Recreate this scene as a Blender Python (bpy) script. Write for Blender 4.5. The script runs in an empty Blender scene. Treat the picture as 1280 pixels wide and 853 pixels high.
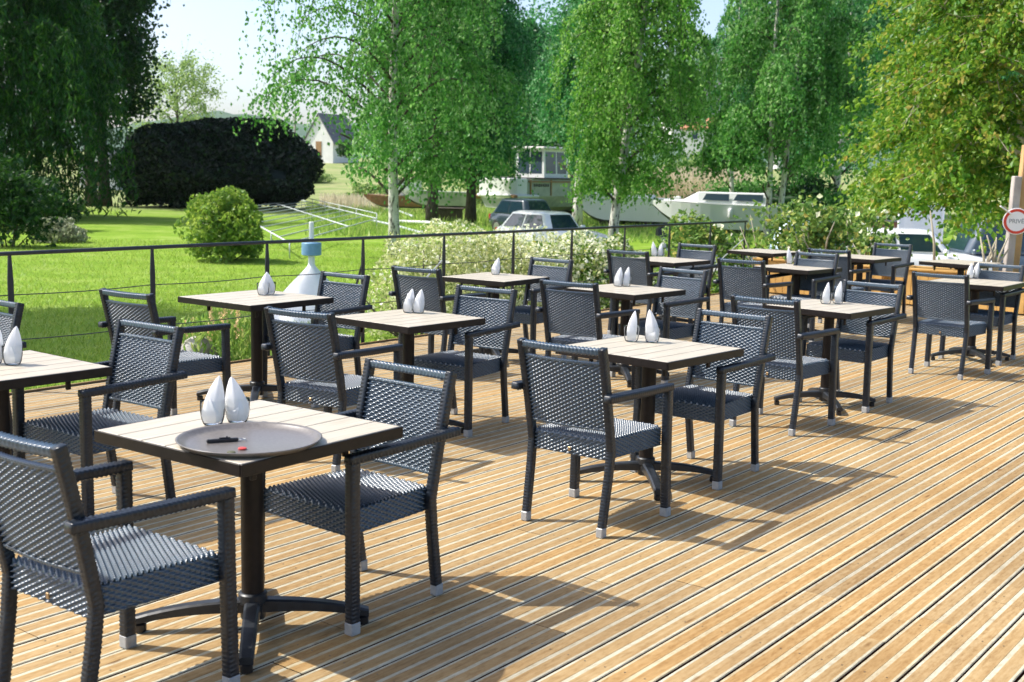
import bpy, math, random
import numpy as np
from mathutils import Vector, Matrix
random.seed(7); rng = np.random.default_rng(7)
PI = math.pi
sc = bpy.context.scene
col = sc.collection

# ------------------------------------------------------------------ camera (calibrated)
F_PX, PITCH, ROLL, CAM_H = 1498.177, 0.14165, 0.022415, 1.673
cp, sp, cr, sr = math.cos(PITCH), math.sin(PITCH), math.cos(ROLL), math.sin(ROLL)
FWD = np.array([0, cp, -sp]); UP0 = np.array([0, sp, cp]); RT0 = np.array([1.0, 0, 0])
RT = cr * RT0 + sr * UP0; UP = -sr * RT0 + cr * UP0
CAM = np.array([0, 0, CAM_H])
def ray(u, v):
    return FWD * F_PX + RT * (u - 640) - UP * (v - 426.5)
def at(u, v, z):                       # point of height z seen at that place of the survey photo
    d = ray(u, v); return CAM + d * ((z - CAM_H) / d[2])
def at_y(u, v, y):
    d = ray(u, v); return CAM + d * (y / d[1])
def colm(u, d, z):                     # point at distance d and height z in column u
    v = 213.0
    for _ in range(6):
        P = at_y(u, v, d); v += (P[2] - z) * F_PX / d
    return at_y(u, v, d)

# deck frame: DD along the boards, NN across (towards the viewer's right)
TB = math.radians(52.5)
DD = np.array([math.cos(TB), math.sin(TB)]); NN = np.array([math.sin(TB), -math.cos(TB)])
def deck(s, r, z=0.0):
    p = NN * s + DD * r; return np.array([p[0], p[1], z])
S_EDGE, R_END = -8.06, 16.35

def smooth(t):
    t = np.clip(t, 0, 1); return t * t * (3 - 2 * t)
def gz(x, y):
    x = np.asarray(x, float); y = np.asarray(y, float)
    s = NN[0] * x + NN[1] * y; r = DD[0] * x + DD[1] * y
    e = np.maximum(np.maximum(-s + S_EDGE, r - R_END), 0)
    z = -0.36 - 0.64 * smooth(e / 17.0)
    z = z + 4.2 * smooth((y - 95) / 120.0)
    z = z + 0.05 * np.sin(x * .35 + 1) * np.sin(y * .27) * smooth(e / 6)
    return z
def g1(x, y): return float(gz(x, y))

# ------------------------------------------------------------------ object helpers
def link(o, parent=None):
    col.objects.link(o)
    if parent is not None: o.parent = parent
    return o
def np_mesh(name, V, Fq, mats, parent=None, smooth_=False, rnd=None, midx=None):
    """V (n,3), Fq list of arrays (m,k) of equal-size polygons"""
    V = np.asarray(V, np.float32)
    if not isinstance(Fq, (list, tuple)): Fq = [Fq]
    Fq = [np.asarray(f, np.int32) for f in Fq if len(f)]
    me = bpy.data.meshes.new(name)
    me.vertices.add(len(V)); me.vertices.foreach_set('co', V.ravel())
    loops = np.concatenate([f.ravel() for f in Fq]); tot = np.concatenate([np.full(len(f), f.shape[1]) for f in Fq])
    start = np.concatenate([[0], np.cumsum(tot)[:-1]]).astype(np.int32)
    me.loops.add(len(loops)); me.loops.foreach_set('vertex_index', loops)
    me.polygons.add(len(tot)); me.polygons.foreach_set('loop_start', start)
    if midx is not None: me.polygons.foreach_set('material_index', np.asarray(midx, np.int32))
    me.polygons.foreach_set('use_smooth', np.full(len(tot), bool(smooth_)))
    if rnd is not None:
        a = me.attributes.new('rnd', 'FLOAT', 'POINT'); a.data.foreach_set('value', np.asarray(rnd, np.float32))
    me.update(calc_edges=True); me.validate()
    for m in (mats if isinstance(mats, (list, tuple)) else [mats]): me.materials.append(m)
    return link(bpy.data.objects.new(name, me), parent)
def tag(o, label=None, cat=None, group=None, kind=None):
    if label: o['label'] = label
    if cat: o['category'] = cat
    if group: o['group'] = group
    if kind: o['kind'] = kind
    return o
def empty(name, loc=(0, 0, 0), rz=0, label=None, cat=None, group=None):
    o = bpy.data.objects.new(name, None); o.empty_display_size = .1
    o.location = loc; o.rotation_euler = (0, 0, rz); col.objects.link(o)
    return tag(o, label, cat, group)
def copy_tree(o, parent=None):
    c = o.copy(); col.objects.link(c)
    if parent is not None: c.parent = parent
    for ch in KIDS.get(o.name, []): copy_tree(ch, c)
    return c
KIDS = {}
def index_kids(o):
    for ch in o.children_recursive:
        KIDS.setdefault(ch.parent.name, []).append(ch)

class MB:
    """collects shapes, then links them as ONE mesh object"""
    def __init__(s): s.v = []; s.f = {}; s.n = 0; s.m = {}; s.cur = 0
    def add(s, V, F, mi=None):
        V = np.asarray(V, float); F = [tuple(i + s.n for i in f) for f in F]
        s.v.append(V); s.n += len(V)
        for f in F:
            s.f.setdefault(len(f), []).append(f); s.m.setdefault(len(f), []).append(s.cur if mi is None else mi)
        return s
    def box(s, c, d, M=None, mi=None, ch=0.0):
        c = np.asarray(c, float); d = np.asarray(d, float) / 2
        if ch <= 0:
            V = np.array([[x, y, z] for x in (-1, 1) for y in (-1, 1) for z in (-1, 1)], float) * d
            F = [(0, 1, 3, 2), (4, 6, 7, 5), (0, 4, 5, 1), (2, 3, 7, 6), (0, 2, 6, 4), (1, 5, 7, 3)]
        else:                                     # chamfered box
            V = []; F = []
            for x in (-1, 1):
                for y in (-1, 1):
                    for z in (-1, 1):
                        p = np.array([x, y, z], float)
                        for a in range(3):
                            q = p * (d - ch); q[a] = p[a] * d[a]; V.append(q)
            I = lambda x, y, z, a: ((x * 2 + y) * 2 + z) * 3 + a
            for a in range(3):
                b, c2 = (a + 1) % 3, (a + 2) % 3
                for sg in (0, 1):
                    q = []
                    for (i, j) in ((0, 0), (1, 0), (1, 1), (0, 1)):
                        k = [0, 0, 0]; k[a] = sg; k[b] = i; k[c2] = j; q.append(I(*k, a))
                    F.append(tuple(q if sg else q[::-1]))
                for (i, j) in ((0, 0), (1, 0), (1, 1), (0, 1)):   # edge along a
                    k0 = [0, 0, 0]; k0[b] = i; k0[c2] = j; k1 = list(k0); k1[a] = 1
                    q = [I(*k0, b), I(*k1, b), I(*k1, c2), I(*k0, c2)]
                    F.append(tuple(q if (i == j) == True else q[::-1]))
            for x in (0, 1):
                for y in (0, 1):
                    for z in (0, 1):
                        q = (I(x, y, z, 0), I(x, y, z, 1), I(x, y, z, 2)); F.append(q if (x + y + z) % 2 else q[::-1])
            V = np.array(V)
        if M is not None: V = V @ np.asarray(M, float)[:3, :3].T
        return s.add(V + c, F, mi)
    def beam(s, a, b, w, h, up=(0, 0, 1), mi=None, ch=0.0):
        a = np.asarray(a, float); b = np.asarray(b, float); x = b - a; L = np.linalg.norm(x); x /= L
        y = np.cross(up, x); ny = np.linalg.norm(y)
        if ny < 1e-5: y = np.cross((0, 1, 0), x); ny = np.linalg.norm(y)
        y /= ny; z = np.cross(x, y)
        return s.box((a + b) / 2, (L, w, h), np.stack([x, y, z], 1), mi, ch)
    def tube(s, pts, rad, n=8, caps=True, mi=None, twist=0):
        P = np.asarray(pts, float); k = len(P); R = np.broadcast_to(np.asarray(rad, float), (k,))
        T = np.gradient(P, axis=0); T /= np.linalg.norm(T, axis=1)[:, None] + 1e-12
        u = np.cross(T[0], (0, 0, 1) if abs(T[0][2]) < .9 else (1, 0, 0)); u /= np.linalg.norm(u)
        V = []
        for i in range(k):
            u = u - T[i] * (u @ T[i]); u /= np.linalg.norm(u); w = np.cross(T[i], u)
            for j in range(n):
                a = 2 * PI * j / n + twist
                V.append(P[i] + R[i] * (u * math.cos(a) + w * math.sin(a)))
        F = [(i * n + j, i * n + (j + 1) % n, (i + 1) * n + (j + 1) % n, (i + 1) * n + j) for i in range(k - 1) for j in range(n)]
        if caps: F += [tuple(range(n - 1, -1, -1)), tuple((k - 1) * n + j for j in range(n))]
        return s.add(V, F, mi)
    def lathe(s, prof, n=24, c=(0, 0, 0), mi=None, ax=None):
        V = []; k = len(prof)
        for (r, z) in prof:
            for j in range(n):
                a = 2 * PI * j / n; V.append((r * math.cos(a), r * math.sin(a), z))
        V = np.array(V)
        if ax is not None: V = V @ np.asarray(ax, float).T
        F = [(i * n + j, i * n + (j + 1) % n, (i + 1) * n + (j + 1) % n, (i + 1) * n + j) for i in range(k - 1) for j in range(n)]
        F += [tuple(range(n - 1, -1, -1)), tuple((k - 1) * n + j for j in range(n))]
        return s.add(V + np.asarray(c, float), F, mi)
    def loft(s, rings, caps=True, closed=True, mi=None):
        n = len(rings[0]); k = len(rings); V = [p for r in rings for p in r]
        m = n if closed else n - 1
        F = [(i * n + j, i * n + (j + 1) % n, (i + 1) * n + (j + 1) % n, (i + 1) * n + j) for i in range(k - 1) for j in range(m)]
        if caps: F += [tuple(range(n - 1, -1, -1)), tuple((k - 1) * n + j for j in range(n))]
        return s.add(V, F, mi)
    def poly(s, pts, mi=None): return s.add(pts, [tuple(range(len(pts)))], mi)
    def prism(s, pts, vec, mi=None):
        pts = np.asarray(pts, float); n = len(pts); V = np.concatenate([pts, pts + np.asarray(vec, float)])
        F = [tuple(range(n - 1, -1, -1)), tuple(range(n, 2 * n))] + [(i, (i + 1) % n, n + (i + 1) % n, n + i) for i in range(n)]
        return s.add(V, F, mi)
    def build(s, name, mats, parent=None, smooth_=False, bevel=0, angle=None, seg=2):
        ks = list(s.f)
        o = np_mesh(name, np.concatenate(s.v), [np.array(s.f[k]) for k in ks], mats, parent, smooth_,
                    midx=np.concatenate([np.array(s.m[k]) for k in ks]))
        if bevel:
            b = o.modifiers.new('bevel', 'BEVEL'); b.width = bevel; b.segments = seg; b.limit_method = 'ANGLE'; b.angle_limit = math.radians(40)
        if angle:
            o.data.set_sharp_from_angle(angle=math.radians(angle))
        return o

# ------------------------------------------------------------------ materials
def mat(name, color=(.5, .5, .5), rough=.6, metal=0, spec=.5, coat=0, alpha=None):
    m = bpy.data.materials.new(name); m.use_nodes = True
    b = m.node_tree.nodes['Principled BSDF']
    b.inputs['Base Color'].default_value = (*color, 1); b.inputs['Roughness'].default_value = rough
    b.inputs['Metallic'].default_value = metal; b.inputs['Specular IOR Level'].default_value = spec
    b.inputs['Coat Weight'].default_value = coat
    return m
class NT:
    def __init__(s, m): s.t = m.node_tree; s.b = s.t.nodes['Principled BSDF']
    def n(s, t, **kw):
        x = s.t.nodes.new(t)
        for k, v in kw.items():
            if k in x.inputs.keys(): x.inputs[k].default_value = v
            else: setattr(x, k, v)
        return x
    def l(s, a, b): s.t.links.new(a, b)
    def ramp(s, fac, stops):
        r = s.n('ShaderNodeValToRGB'); e = r.color_ramp.elements
        while len(e) < len(stops): e.new(.5)
        for i, (p, c) in enumerate(stops): e[i].position = p; e[i].color = (*c, 1)
        s.l(fac, r.inputs['Fac']); return r.outputs['Color']
    def coord(s, scale=(1, 1, 1), out='Object', add=None):
        c = s.n('ShaderNodeTexCoord'); mp = s.n('ShaderNodeMapping'); mp.inputs['Scale'].default_value = scale
        src = c.outputs[out]
        if add is not None:
            va = s.n('ShaderNodeVectorMath', operation='ADD'); s.l(src, va.inputs[0]); s.l(add, va.inputs[1]); src = va.outputs[0]
        s.l(src, mp.inputs['Vector']); return mp.outputs['Vector']
    def noise(s, vec, scale, detail=4, rough=.55):
        x = s.n('ShaderNodeTexNoise'); x.inputs['Scale'].default_value = scale; x.inputs['Detail'].default_value = detail
        x.inputs['Roughness'].default_value = rough; s.l(vec, x.inputs['Vector']); return x.outputs['Fac']
    def mix(s, fac, a, b, mode='MIX'):
        x = s.n('ShaderNodeMix', data_type='RGBA', blend_type=mode)
        if isinstance(fac, (int, float)): x.inputs[0].default_value = fac
        else: s.l(fac, x.inputs[0])
        for i, q in ((6, a), (7, b)):
            if isinstance(q, tuple): x.inputs[i].default_value = (*q, 1)
            else: s.l(q, x.inputs[i])
        return x.outputs[2]
    def bump(s, h, strength=.3, dist=.01):
        x = s.n('ShaderNodeBump'); x.inputs['Strength'].default_value = strength; x.inputs['Distance'].default_value = dist
        s.l(h, x.inputs['Height']); s.l(x.outputs['Normal'], s.b.inputs['Normal'])
def noisy(name, c0, c1, scale=8, rough=.6, stretch=(1, 1, 1), bump=0, bd=.01, lo=.3, hi=.7, **kw):
    m = mat(name, c0, rough, **kw); t = NT(m); f = t.noise(t.coord(stretch), scale)
    t.l(t.ramp(f, [(lo, c0), (hi, c1)]), t.b.inputs['Base Color'])
    if bump: t.bump(f, bump, bd)
    return m
def leaf_mat(name, stops, trans=.35, rough=.42):
    m = mat(name, stops[0][1], rough, spec=.28); t = NT(m)
    a = t.n('ShaderNodeAttribute', attribute_name='rnd')
    c = t.ramp(a.outputs['Fac'], stops); t.l(c, t.b.inputs['Base Color'])
    tr = t.n('ShaderNodeBsdfTranslucent'); hs = t.n('ShaderNodeHueSaturation'); hs.inputs['Value'].default_value = 1.5; hs.inputs['Hue'].default_value = .485
    t.l(c, hs.inputs['Color']); t.l(hs.outputs['Color'], tr.inputs['Color'])
    mx = t.n('ShaderNodeMixShader'); mx.inputs[0].default_value = trans
    out = t.t.nodes['Material Output']
    t.l(t.b.outputs[0], mx.inputs[1]); t.l(tr.outputs[0], mx.inputs[2]); t.l(mx.outputs[0], out.inputs['Surface'])
    return m

def deck_wood(name, stops, grain):
    m = mat(name, stops[0][1], .72, spec=.12); t = NT(m)
    a = t.n('ShaderNodeAttribute', attribute_name='rnd')
    mul = t.n('ShaderNodeVectorMath', operation='SCALE'); mul.inputs[0].default_value = (37, 11, 5); t.l(a.outputs['Fac'], mul.inputs['Scale'])
    v = t.coord((1.2, 26, 26), add=mul.outputs[0]); f = t.noise(v, 2.2, 6, .6)
    c = t.ramp(f, stops)
    mo = t.noise(t.coord((7, 22, 22), add=mul.outputs[0]), 3.0, 5, .65); c = t.mix(1.0, c, t.ramp(mo, [(.28, (.70, .64, .56)), (.5, (1, 1, 1)), (.72, (1.14, 1.18, 1.26))]), 'MULTIPLY')
    big = t.noise(t.coord((.35, 1.3, 1)), 1.6, 3)
    c = t.mix(t.ramp(big, [(.35, (0, 0, 0)), (.75, (.45, .45, .45))]), c, grain)
    per = t.ramp(a.outputs['Fac'], [(0, (.76, .74, .73)), (.35, (.97, .96, .95)), (.7, (1, .99, .96)), (1, (1.0, .91, .78))])
    c = t.mix(1.0, c, per, 'MULTIPLY')
    # knots
    vo = t.n('ShaderNodeTexVoronoi'); vo.inputs['Scale'].default_value = 1.0; t.l(t.coord((1.6, 7, 7), add=mul.outputs[0]), vo.inputs['Vector'])
    k = t.ramp(vo.outputs['Distance'], [(.025, (.8, .8, .8)), (.075, (0, 0, 0))])
    c = t.mix(k, c, (.17, .088, .032))
    t.l(c, t.b.inputs['Base Color']); st_ = t.noise(t.coord((.8, 1.1, 1)), .9, 5, .6); c2 = t.mix(1.0, c, t.ramp(st_, [(.30, (.76, .74, .72)), (.58, (1, 1, 1))]), 'MULTIPLY'); t.l(c2, t.b.inputs['Base Color']); t.bump(mo, .3, .0025)
    return m
M = {}
M['board'] = deck_wood('deck_board', [(.25, (.305, .190, .080)), (.5, (.392, .266, .124)), (.75, (.445, .328, .176))], (.348, .248, .125))
M['board_pale'] = deck_wood('deck_board_pale', [(.25, (.44, .40, .285)), (.55, (.52, .49, .37)), (.8, (.57, .555, .44))], (.412, .372, .263))
M['screw'] = mat('screw_head', (.10, .085, .07), .4, .7)
M['board_side'] = noisy('board_edge_gap_shade', (.050, .015, .006), (.085, .028, .012), 12, .9, spec=.1)  # board sides darker than the boards: gap shade painted into their colour
M['deck_under'] = noisy('deck_underside', (.020, .007, .004), (.04, .014, .008), 20, .95, spec=.05)
M['wicker'] = noisy('wicker_strand', (.024, .044, .068), (.050, .088, .130), 60, .28, spec=.85)
M['wicker_wrap'] = noisy('wicker_wrap', (.007, .009, .013), (.018, .026, .038), 60, .34, spec=.4)
M['cap'] = noisy('pale_foot_cap', (.27, .28, .28), (.36, .37, .37), 50, .45)
M['bronze'] = mat('bronze_tag', (.32, .22, .12), .4, .6)
M['dark_frame'] = noisy('dark_table_frame', (.008, .0055, .005), (.014, .010, .009), 30, .45, spec=.25)
M['base_metal'] = noisy('dark_base_metal', (.011, .013, .016), (.022, .026, .031), 25, .4, spec=.5)
m = mat('table_planks', (.6, .5, .38), .42, spec=.45); t = NT(m); f = t.noise(t.coord((2.5, 60, 60)), 2.0, 5)
c = t.ramp(f, [(.25, (.385, .335, .25)), (.5, (.48, .43, .34)), (.8, (.54, .50, .415))])
t.l(c, t.b.inputs['Base Color']); t.bump(f, .12, .001); M['plank'] = m
m = noisy('white_napkin', (.90, .90, .90), (.93, .93, .93), 30, .85, bump=.2, bd=.002); t = NT(m); tr = t.n('ShaderNodeBsdfTranslucent'); tr.inputs['Color'].default_value = (.86, .86, .87, 1)
mx = t.n('ShaderNodeMixShader'); mx.inputs[0].default_value = .32; t.l(t.b.outputs[0], mx.inputs[1]); t.l(tr.outputs[0], mx.inputs[2]); t.l(mx.outputs[0], t.t.nodes['Material Output'].inputs['Surface']); M['napkin'] = m
m = mat('clear_glass', (1, 1, 1), .02); t = NT(m)
tp = t.n('ShaderNodeBsdfTransparent'); tp.inputs['Color'].default_value = (.97, .98, .98, 1); gl = t.n('ShaderNodeBsdfGlossy'); gl.inputs['Roughness'].default_value = .03
fz = t.n('ShaderNodeFresnel'); fz.inputs['IOR'].default_value = 1.18; mx = t.n('ShaderNodeMixShader'); t.l(fz.outputs[0], mx.inputs[0]); t.l(tp.outputs[0], mx.inputs[1]); t.l(gl.outputs[0], mx.inputs[2])
t.l(mx.outputs[0], t.t.nodes['Material Output'].inputs['Surface']); M['glass'] = m
M['tray'] = noisy('brown_tray', (.115, .102, .092), (.165, .150, .140), 90, .34, spec=.8)
M['black_plastic'] = mat('black_plastic', (.012, .012, .014), .3)
M['steel'] = noisy('steel', (.5, .5, .5), (.62, .62, .62), 20, .3, metal=.9)
M['red'] = mat('red_plastic', (.55, .05, .04), .4); M['olive'] = mat('olive_plastic', (.09, .09, .04), .5)
M['rail'] = noisy('dark_rail_metal', (.013, .018, .022), (.024, .031, .038), 20, .38, spec=.5)
M['planter'] = noisy('planter_wood', (.405, .223, .054), (.594, .358, .108), 3, .6, (.880, .880, .810), lo=.3, hi=.7)
M['post_wood'] = noisy('post_wood', (.390, .221, .091), (.611, .377, .169), 4, .7, (.880, .880, .650))
M['grey_wood'] = noisy('weathered_wood', (.288, .252, .228), (.480, .432, .396), 5, .8, (.880, .880, .720))
M['white_paint'] = noisy('white_paint', (.780, .793, .806), (.880, .880, .880), 6, .45)
M['blue_paint'] = noisy('blue_paint', (.130, .286, .442), (.221, .416, .598), 9, .5)
M['alu'] = noisy('pale_aluminium', (.42, .46, .48), (.56, .60, .61), 8, .45, metal=.1)
M['rock'] = noisy('rock', (.192, .168, .144), (.504, .480, .444), 6, .85, bump=.6, bd=.03)
M['gravel'] = noisy('gravel', (.250, .250, .237), (.575, .575, .562), 60, .9, bump=.6, bd=.02)
m = mat('birch_bark', (.6, .6, .56), .8); t = NT(m)
f = t.noise(t.coord((3, 3, .9)), 3.2, 5, .65); h = t.noise(t.coord((2, 2, 14)), 3, 3)
c = t.ramp(f, [(.40, (.05, .045, .04)), (.47, (.55, .53, .48)), (.8, (.74, .72, .67))]); c = t.mix(t.ramp(h, [(.62, (0, 0, 0)), (.70, (.75, .75, .75))]), c, (.09, .08, .07))
t.l(c, t.b.inputs['Base Color']); t.bump(f, .4, .02); M['birch_bark'] = m
M['bark'] = noisy('dark_bark', (.035, .026, .020), (.10, .08, .065), 5, .9, (4, 4, .7), .6, .03)
M['pale_twig'] = noisy('pale_branch_bark', (.30, .26, .18), (.48, .43, .31), 6, .8)
# leaves
M['lf_birch'] = leaf_mat('birch_leaf', [(0, (.022, .125, .016)), (.45, (.075, .255, .040)), (.8, (.17, .37, .10)), (1, (.30, .47, .20))], .45)
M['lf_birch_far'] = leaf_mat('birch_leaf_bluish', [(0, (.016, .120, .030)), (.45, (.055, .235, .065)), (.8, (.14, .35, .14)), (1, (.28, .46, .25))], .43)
M['lf_bright'] = leaf_mat('birch_leaf_bright', [(0, (.034, .165, .012)), (.45, (.105, .295, .036)), (.8, (.21, .41, .085)), (1, (.33, .50, .18))], .45)
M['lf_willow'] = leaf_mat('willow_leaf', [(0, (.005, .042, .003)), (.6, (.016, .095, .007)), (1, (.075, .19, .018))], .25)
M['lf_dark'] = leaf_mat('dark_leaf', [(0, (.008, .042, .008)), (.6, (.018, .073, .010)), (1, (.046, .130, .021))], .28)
M['lf_hedge'] = leaf_mat('yew_needles', [(0, (.003, .010, .004)), (.6, (.006, .020, .007)), (1, (.020, .052, .014))], .04)
M['lf_horn'] = leaf_mat('hornbeam_leaf', [(0, (.045, .165, .014)), (.45, (.165, .305, .030)), (.68, (.28, .345, .050)), (.88, (.34, .285, .055)), (1, (.38, .29, .075))], .45)
M['lf_shrub'] = leaf_mat('shrub_leaf', [(0, (.091, .195, .026)), (.6, (.195, .325, .046)), (1, (.325, .429, .078))], .38)
M['lf_rose'] = leaf_mat('rose_leaf', [(0, (.061, .149, .030)), (.6, (.162, .290, .054)), (.9, (.324, .419, .108)), (1, (.432, .351, .081))], .35)
M['lf_pale'] = leaf_mat('pale_leaf', [(0, (.20, .29, .07)), (.5, (.42, .47, .18)), (1, (.68, .68, .40))], .35)
M['lf_white'] = leaf_mat('cream_blossom', [(0, (.540, .576, .324)), (.5, (.792, .816, .552)), (1, (.880, .880, .792))], .30)
M['lf_silver'] = leaf_mat('silvery_leaf', [(0, (.140, .168, .098)), (.6, (.280, .322, .196)), (1, (.448, .476, .308))], .2)
M['lf_lightree'] = leaf_mat('light_green_leaf', [(0, (.135, .243, .068)), (.6, (.243, .365, .115)), (1, (.378, .486, .176))], .45)
M['lf_grass'] = leaf_mat('grass_blade', [(0, (.11, .215, .018)), (.5, (.20, .32, .036)), (1, (.34, .41, .09))], .35)
M['lf_meadow'] = leaf_mat('tall_grass', [(0, (.117, .247, .039)), (.6, (.247, .403, .072)), (1, (.442, .507, .169))], .35)
M['lf_reed'] = leaf_mat('dry_reed', [(0, (.46, .40, .26)), (.6, (.62, .56, .40)), (1, (.74, .69, .54))], .25)
M['lf_spike'] = leaf_mat('flower_spike', [(0, (.546, .442, .182)), (1, (.780, .598, .312))], .3)
# ground
m = mat('lawn', (.2, .3, .04), .9, spec=.1); t = NT(m)
v = t.coord((1, 1, 1)); f = t.noise(v, .8, 6, .65); h = t.noise(v, 12, 6, .7); bz = t.noise(t.coord((1, 1, 1)), .16, 2)
c = t.ramp(f, [(.25, (.125, .245, .018)), (.5, (.215, .335, .036)), (.75, (.33, .405, .105))])
c = t.mix(t.ramp(h, [(.3, (0, 0, 0)), (.8, (.6, .6, .6))]), c, (.10, .215, .012))
sx = t.n('ShaderNodeSeparateXYZ'); t.l(v, sx.inputs[0]); wob = t.n('ShaderNodeMath', operation='MULTIPLY_ADD'); t.l(bz, wob.inputs[0]); wob.inputs[1].default_value = 26; t.l(sx.outputs['Y'], wob.inputs[2])
mr = t.n('ShaderNodeMapRange'); mr.inputs['From Min'].default_value = 74; mr.inputs['From Max'].default_value = 88; t.l(wob.outputs[0], mr.inputs['Value'])
md = t.ramp(t.noise(v, .35, 6, .7), [(.25, (0.119, 0.210, 0.042)), (.5, (0.238, 0.280, 0.105)), (.75, (0.364, 0.336, 0.182))]); c = t.mix(mr.outputs[0], c, md)
t.l(c, t.b.inputs['Base Color']); t.bump(h, .7, .05); M['lawn'] = m
M['hill'] = noisy('far_woods', (.045, .098, .063), (.083, .143, .078), .03, .95, (.880, .880, .880), bump=.8, bd=6)
M['wall_white'] = noisy('white_render', (.700, .688, .663), (.800, .787, .762), 1.5, .8)
M['roof_grey'] = noisy('slate_roof', (.10, .10, .11), (.17, .17, .19), 2, .7)
M['roof_orange'] = noisy('tile_roof', (.504, .204, .108), (.660, .312, .180), 2, .8)
M['window'] = mat('window_glass', (.05, .08, .11), .12, spec=.8)
M['car_glass'] = mat('car_glass', (.012, .03, .042), .06, spec=.9)
M['car_white'] = mat('white_car_paint', (.84, .85, .85), .25, coat=.6)
M['car_silver'] = mat('dark_silver_car_paint', (.03, .05, .06), .25, metal=.2, coat=.6)
M['car_blue'] = mat('pale_blue_car_paint', (.350, .463, .575), .28, metal=.1, coat=.6)
M['van_grey'] = mat('blue_grey_van_paint', (.07, .10, .14), .3, coat=.5)
M['tyre'] = noisy('tyre', (.012, .012, .012), (.025, .025, .025), 20, .8)
M['lamp_red'] = mat('red_lens', (.55, .02, .02), .2); M['lamp_clear'] = mat('clear_lens', (.7, .72, .74), .15)
M['hull_white'] = noisy('boat_white', (.828, .851, .828), (.880, .880, .880), 1.5, .4)
M['hull_grey'] = noisy('boat_weathered', (.288, .324, .264), (.456, .492, .408), 2.0, .6, (.880, .880, .880))
M['hull_low'] = noisy('boat_bottom_paint', (.360, .408, .360), (.576, .600, .528), 3, .6, (.880, .880, .880))
M['boat_dark'] = mat('boat_trim_and_hull_shade', (.02, .02, .025), .4)
M['tan_wood'] = noisy('varnished_wood', (.25, .13, .05), (.38, .22, .10), 6, .5)
M['sign_white'] = mat('sign_white', (.82, .82, .80), .4); M['sign_red'] = mat('sign_red', (.60, .045, .02), .4); M['sign_ink'] = mat('sign_grey_ink', (.28, .30, .30), .5)
M['tarp'] = noisy('white_sheeting', (.70, .72, .74), (.82, .83, .84), 3, .6)
M['fence_brown'] = noisy('brown_fence', (.22, .09, .05), (.34, .16, .09), 4, .8, (3, 3, .4))
M['soil'] = noisy('soil', (.04, .028, .018), (.09, .065, .045), 15, .95)

# ================================================================== SETTING
# ground: one sheet to the horizon
gx = np.unique(np.concatenate([-np.geomspace(14, 1600, 50), np.linspace(-14, 14, 57), np.geomspace(14, 1600, 50)]))
gy = np.concatenate([np.linspace(-60, 5, 14)[:-1], np.linspace(5, 60, 90), np.geomspace(60, 2350, 66)[1:]])
X, Y = np.meshgrid(gx, gy); Z = gz(X, Y)
V = np.stack([X, Y, Z], -1).reshape(-1, 3); nx, ny = len(gx), len(gy)
I = (np.arange(ny - 1)[:, None] * nx + np.arange(nx - 1)[None]).ravel()
tag(np_mesh('ground', V, np.stack([I, I + 1, I + nx + 1, I + nx], 1), M['lawn'], smooth_=True), kind='structure')

# hills
hx = np.linspace(-1500, 1500, 221); hyv = np.linspace(520, 2300, 90)
X, Y = np.meshgrid(hx, hyv)
ridge = 38 + 100 * smooth((X + 60) / 420) + 9 * np.sin(X * .0062 + 1) + 8 * np.sin(X * .018) + 4 * np.sin(X * .05 + 2)
prof = smooth((Y - 520) / (620 - 280 * smooth(X / 250))) * (1 - .25 * smooth((Y - 1700) / 600))
Z = 1 + ridge * prof + 3.5 * np.sin(X * .08 + Y * .03) * np.sin(Y * .07) * prof + rng.normal(0, .8, X.shape) * prof
V = np.stack([X, Y, Z], -1).reshape(-1, 3); nx = len(hx)
I = (np.arange(len(hyv) - 1)[:, None] * nx + np.arange(nx - 1)[None]).ravel()
tag(np_mesh('hills', V, np.stack([I, I + 1, I + nx + 1, I + nx], 1), M['hill'], smooth_=True), kind='structure')

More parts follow.
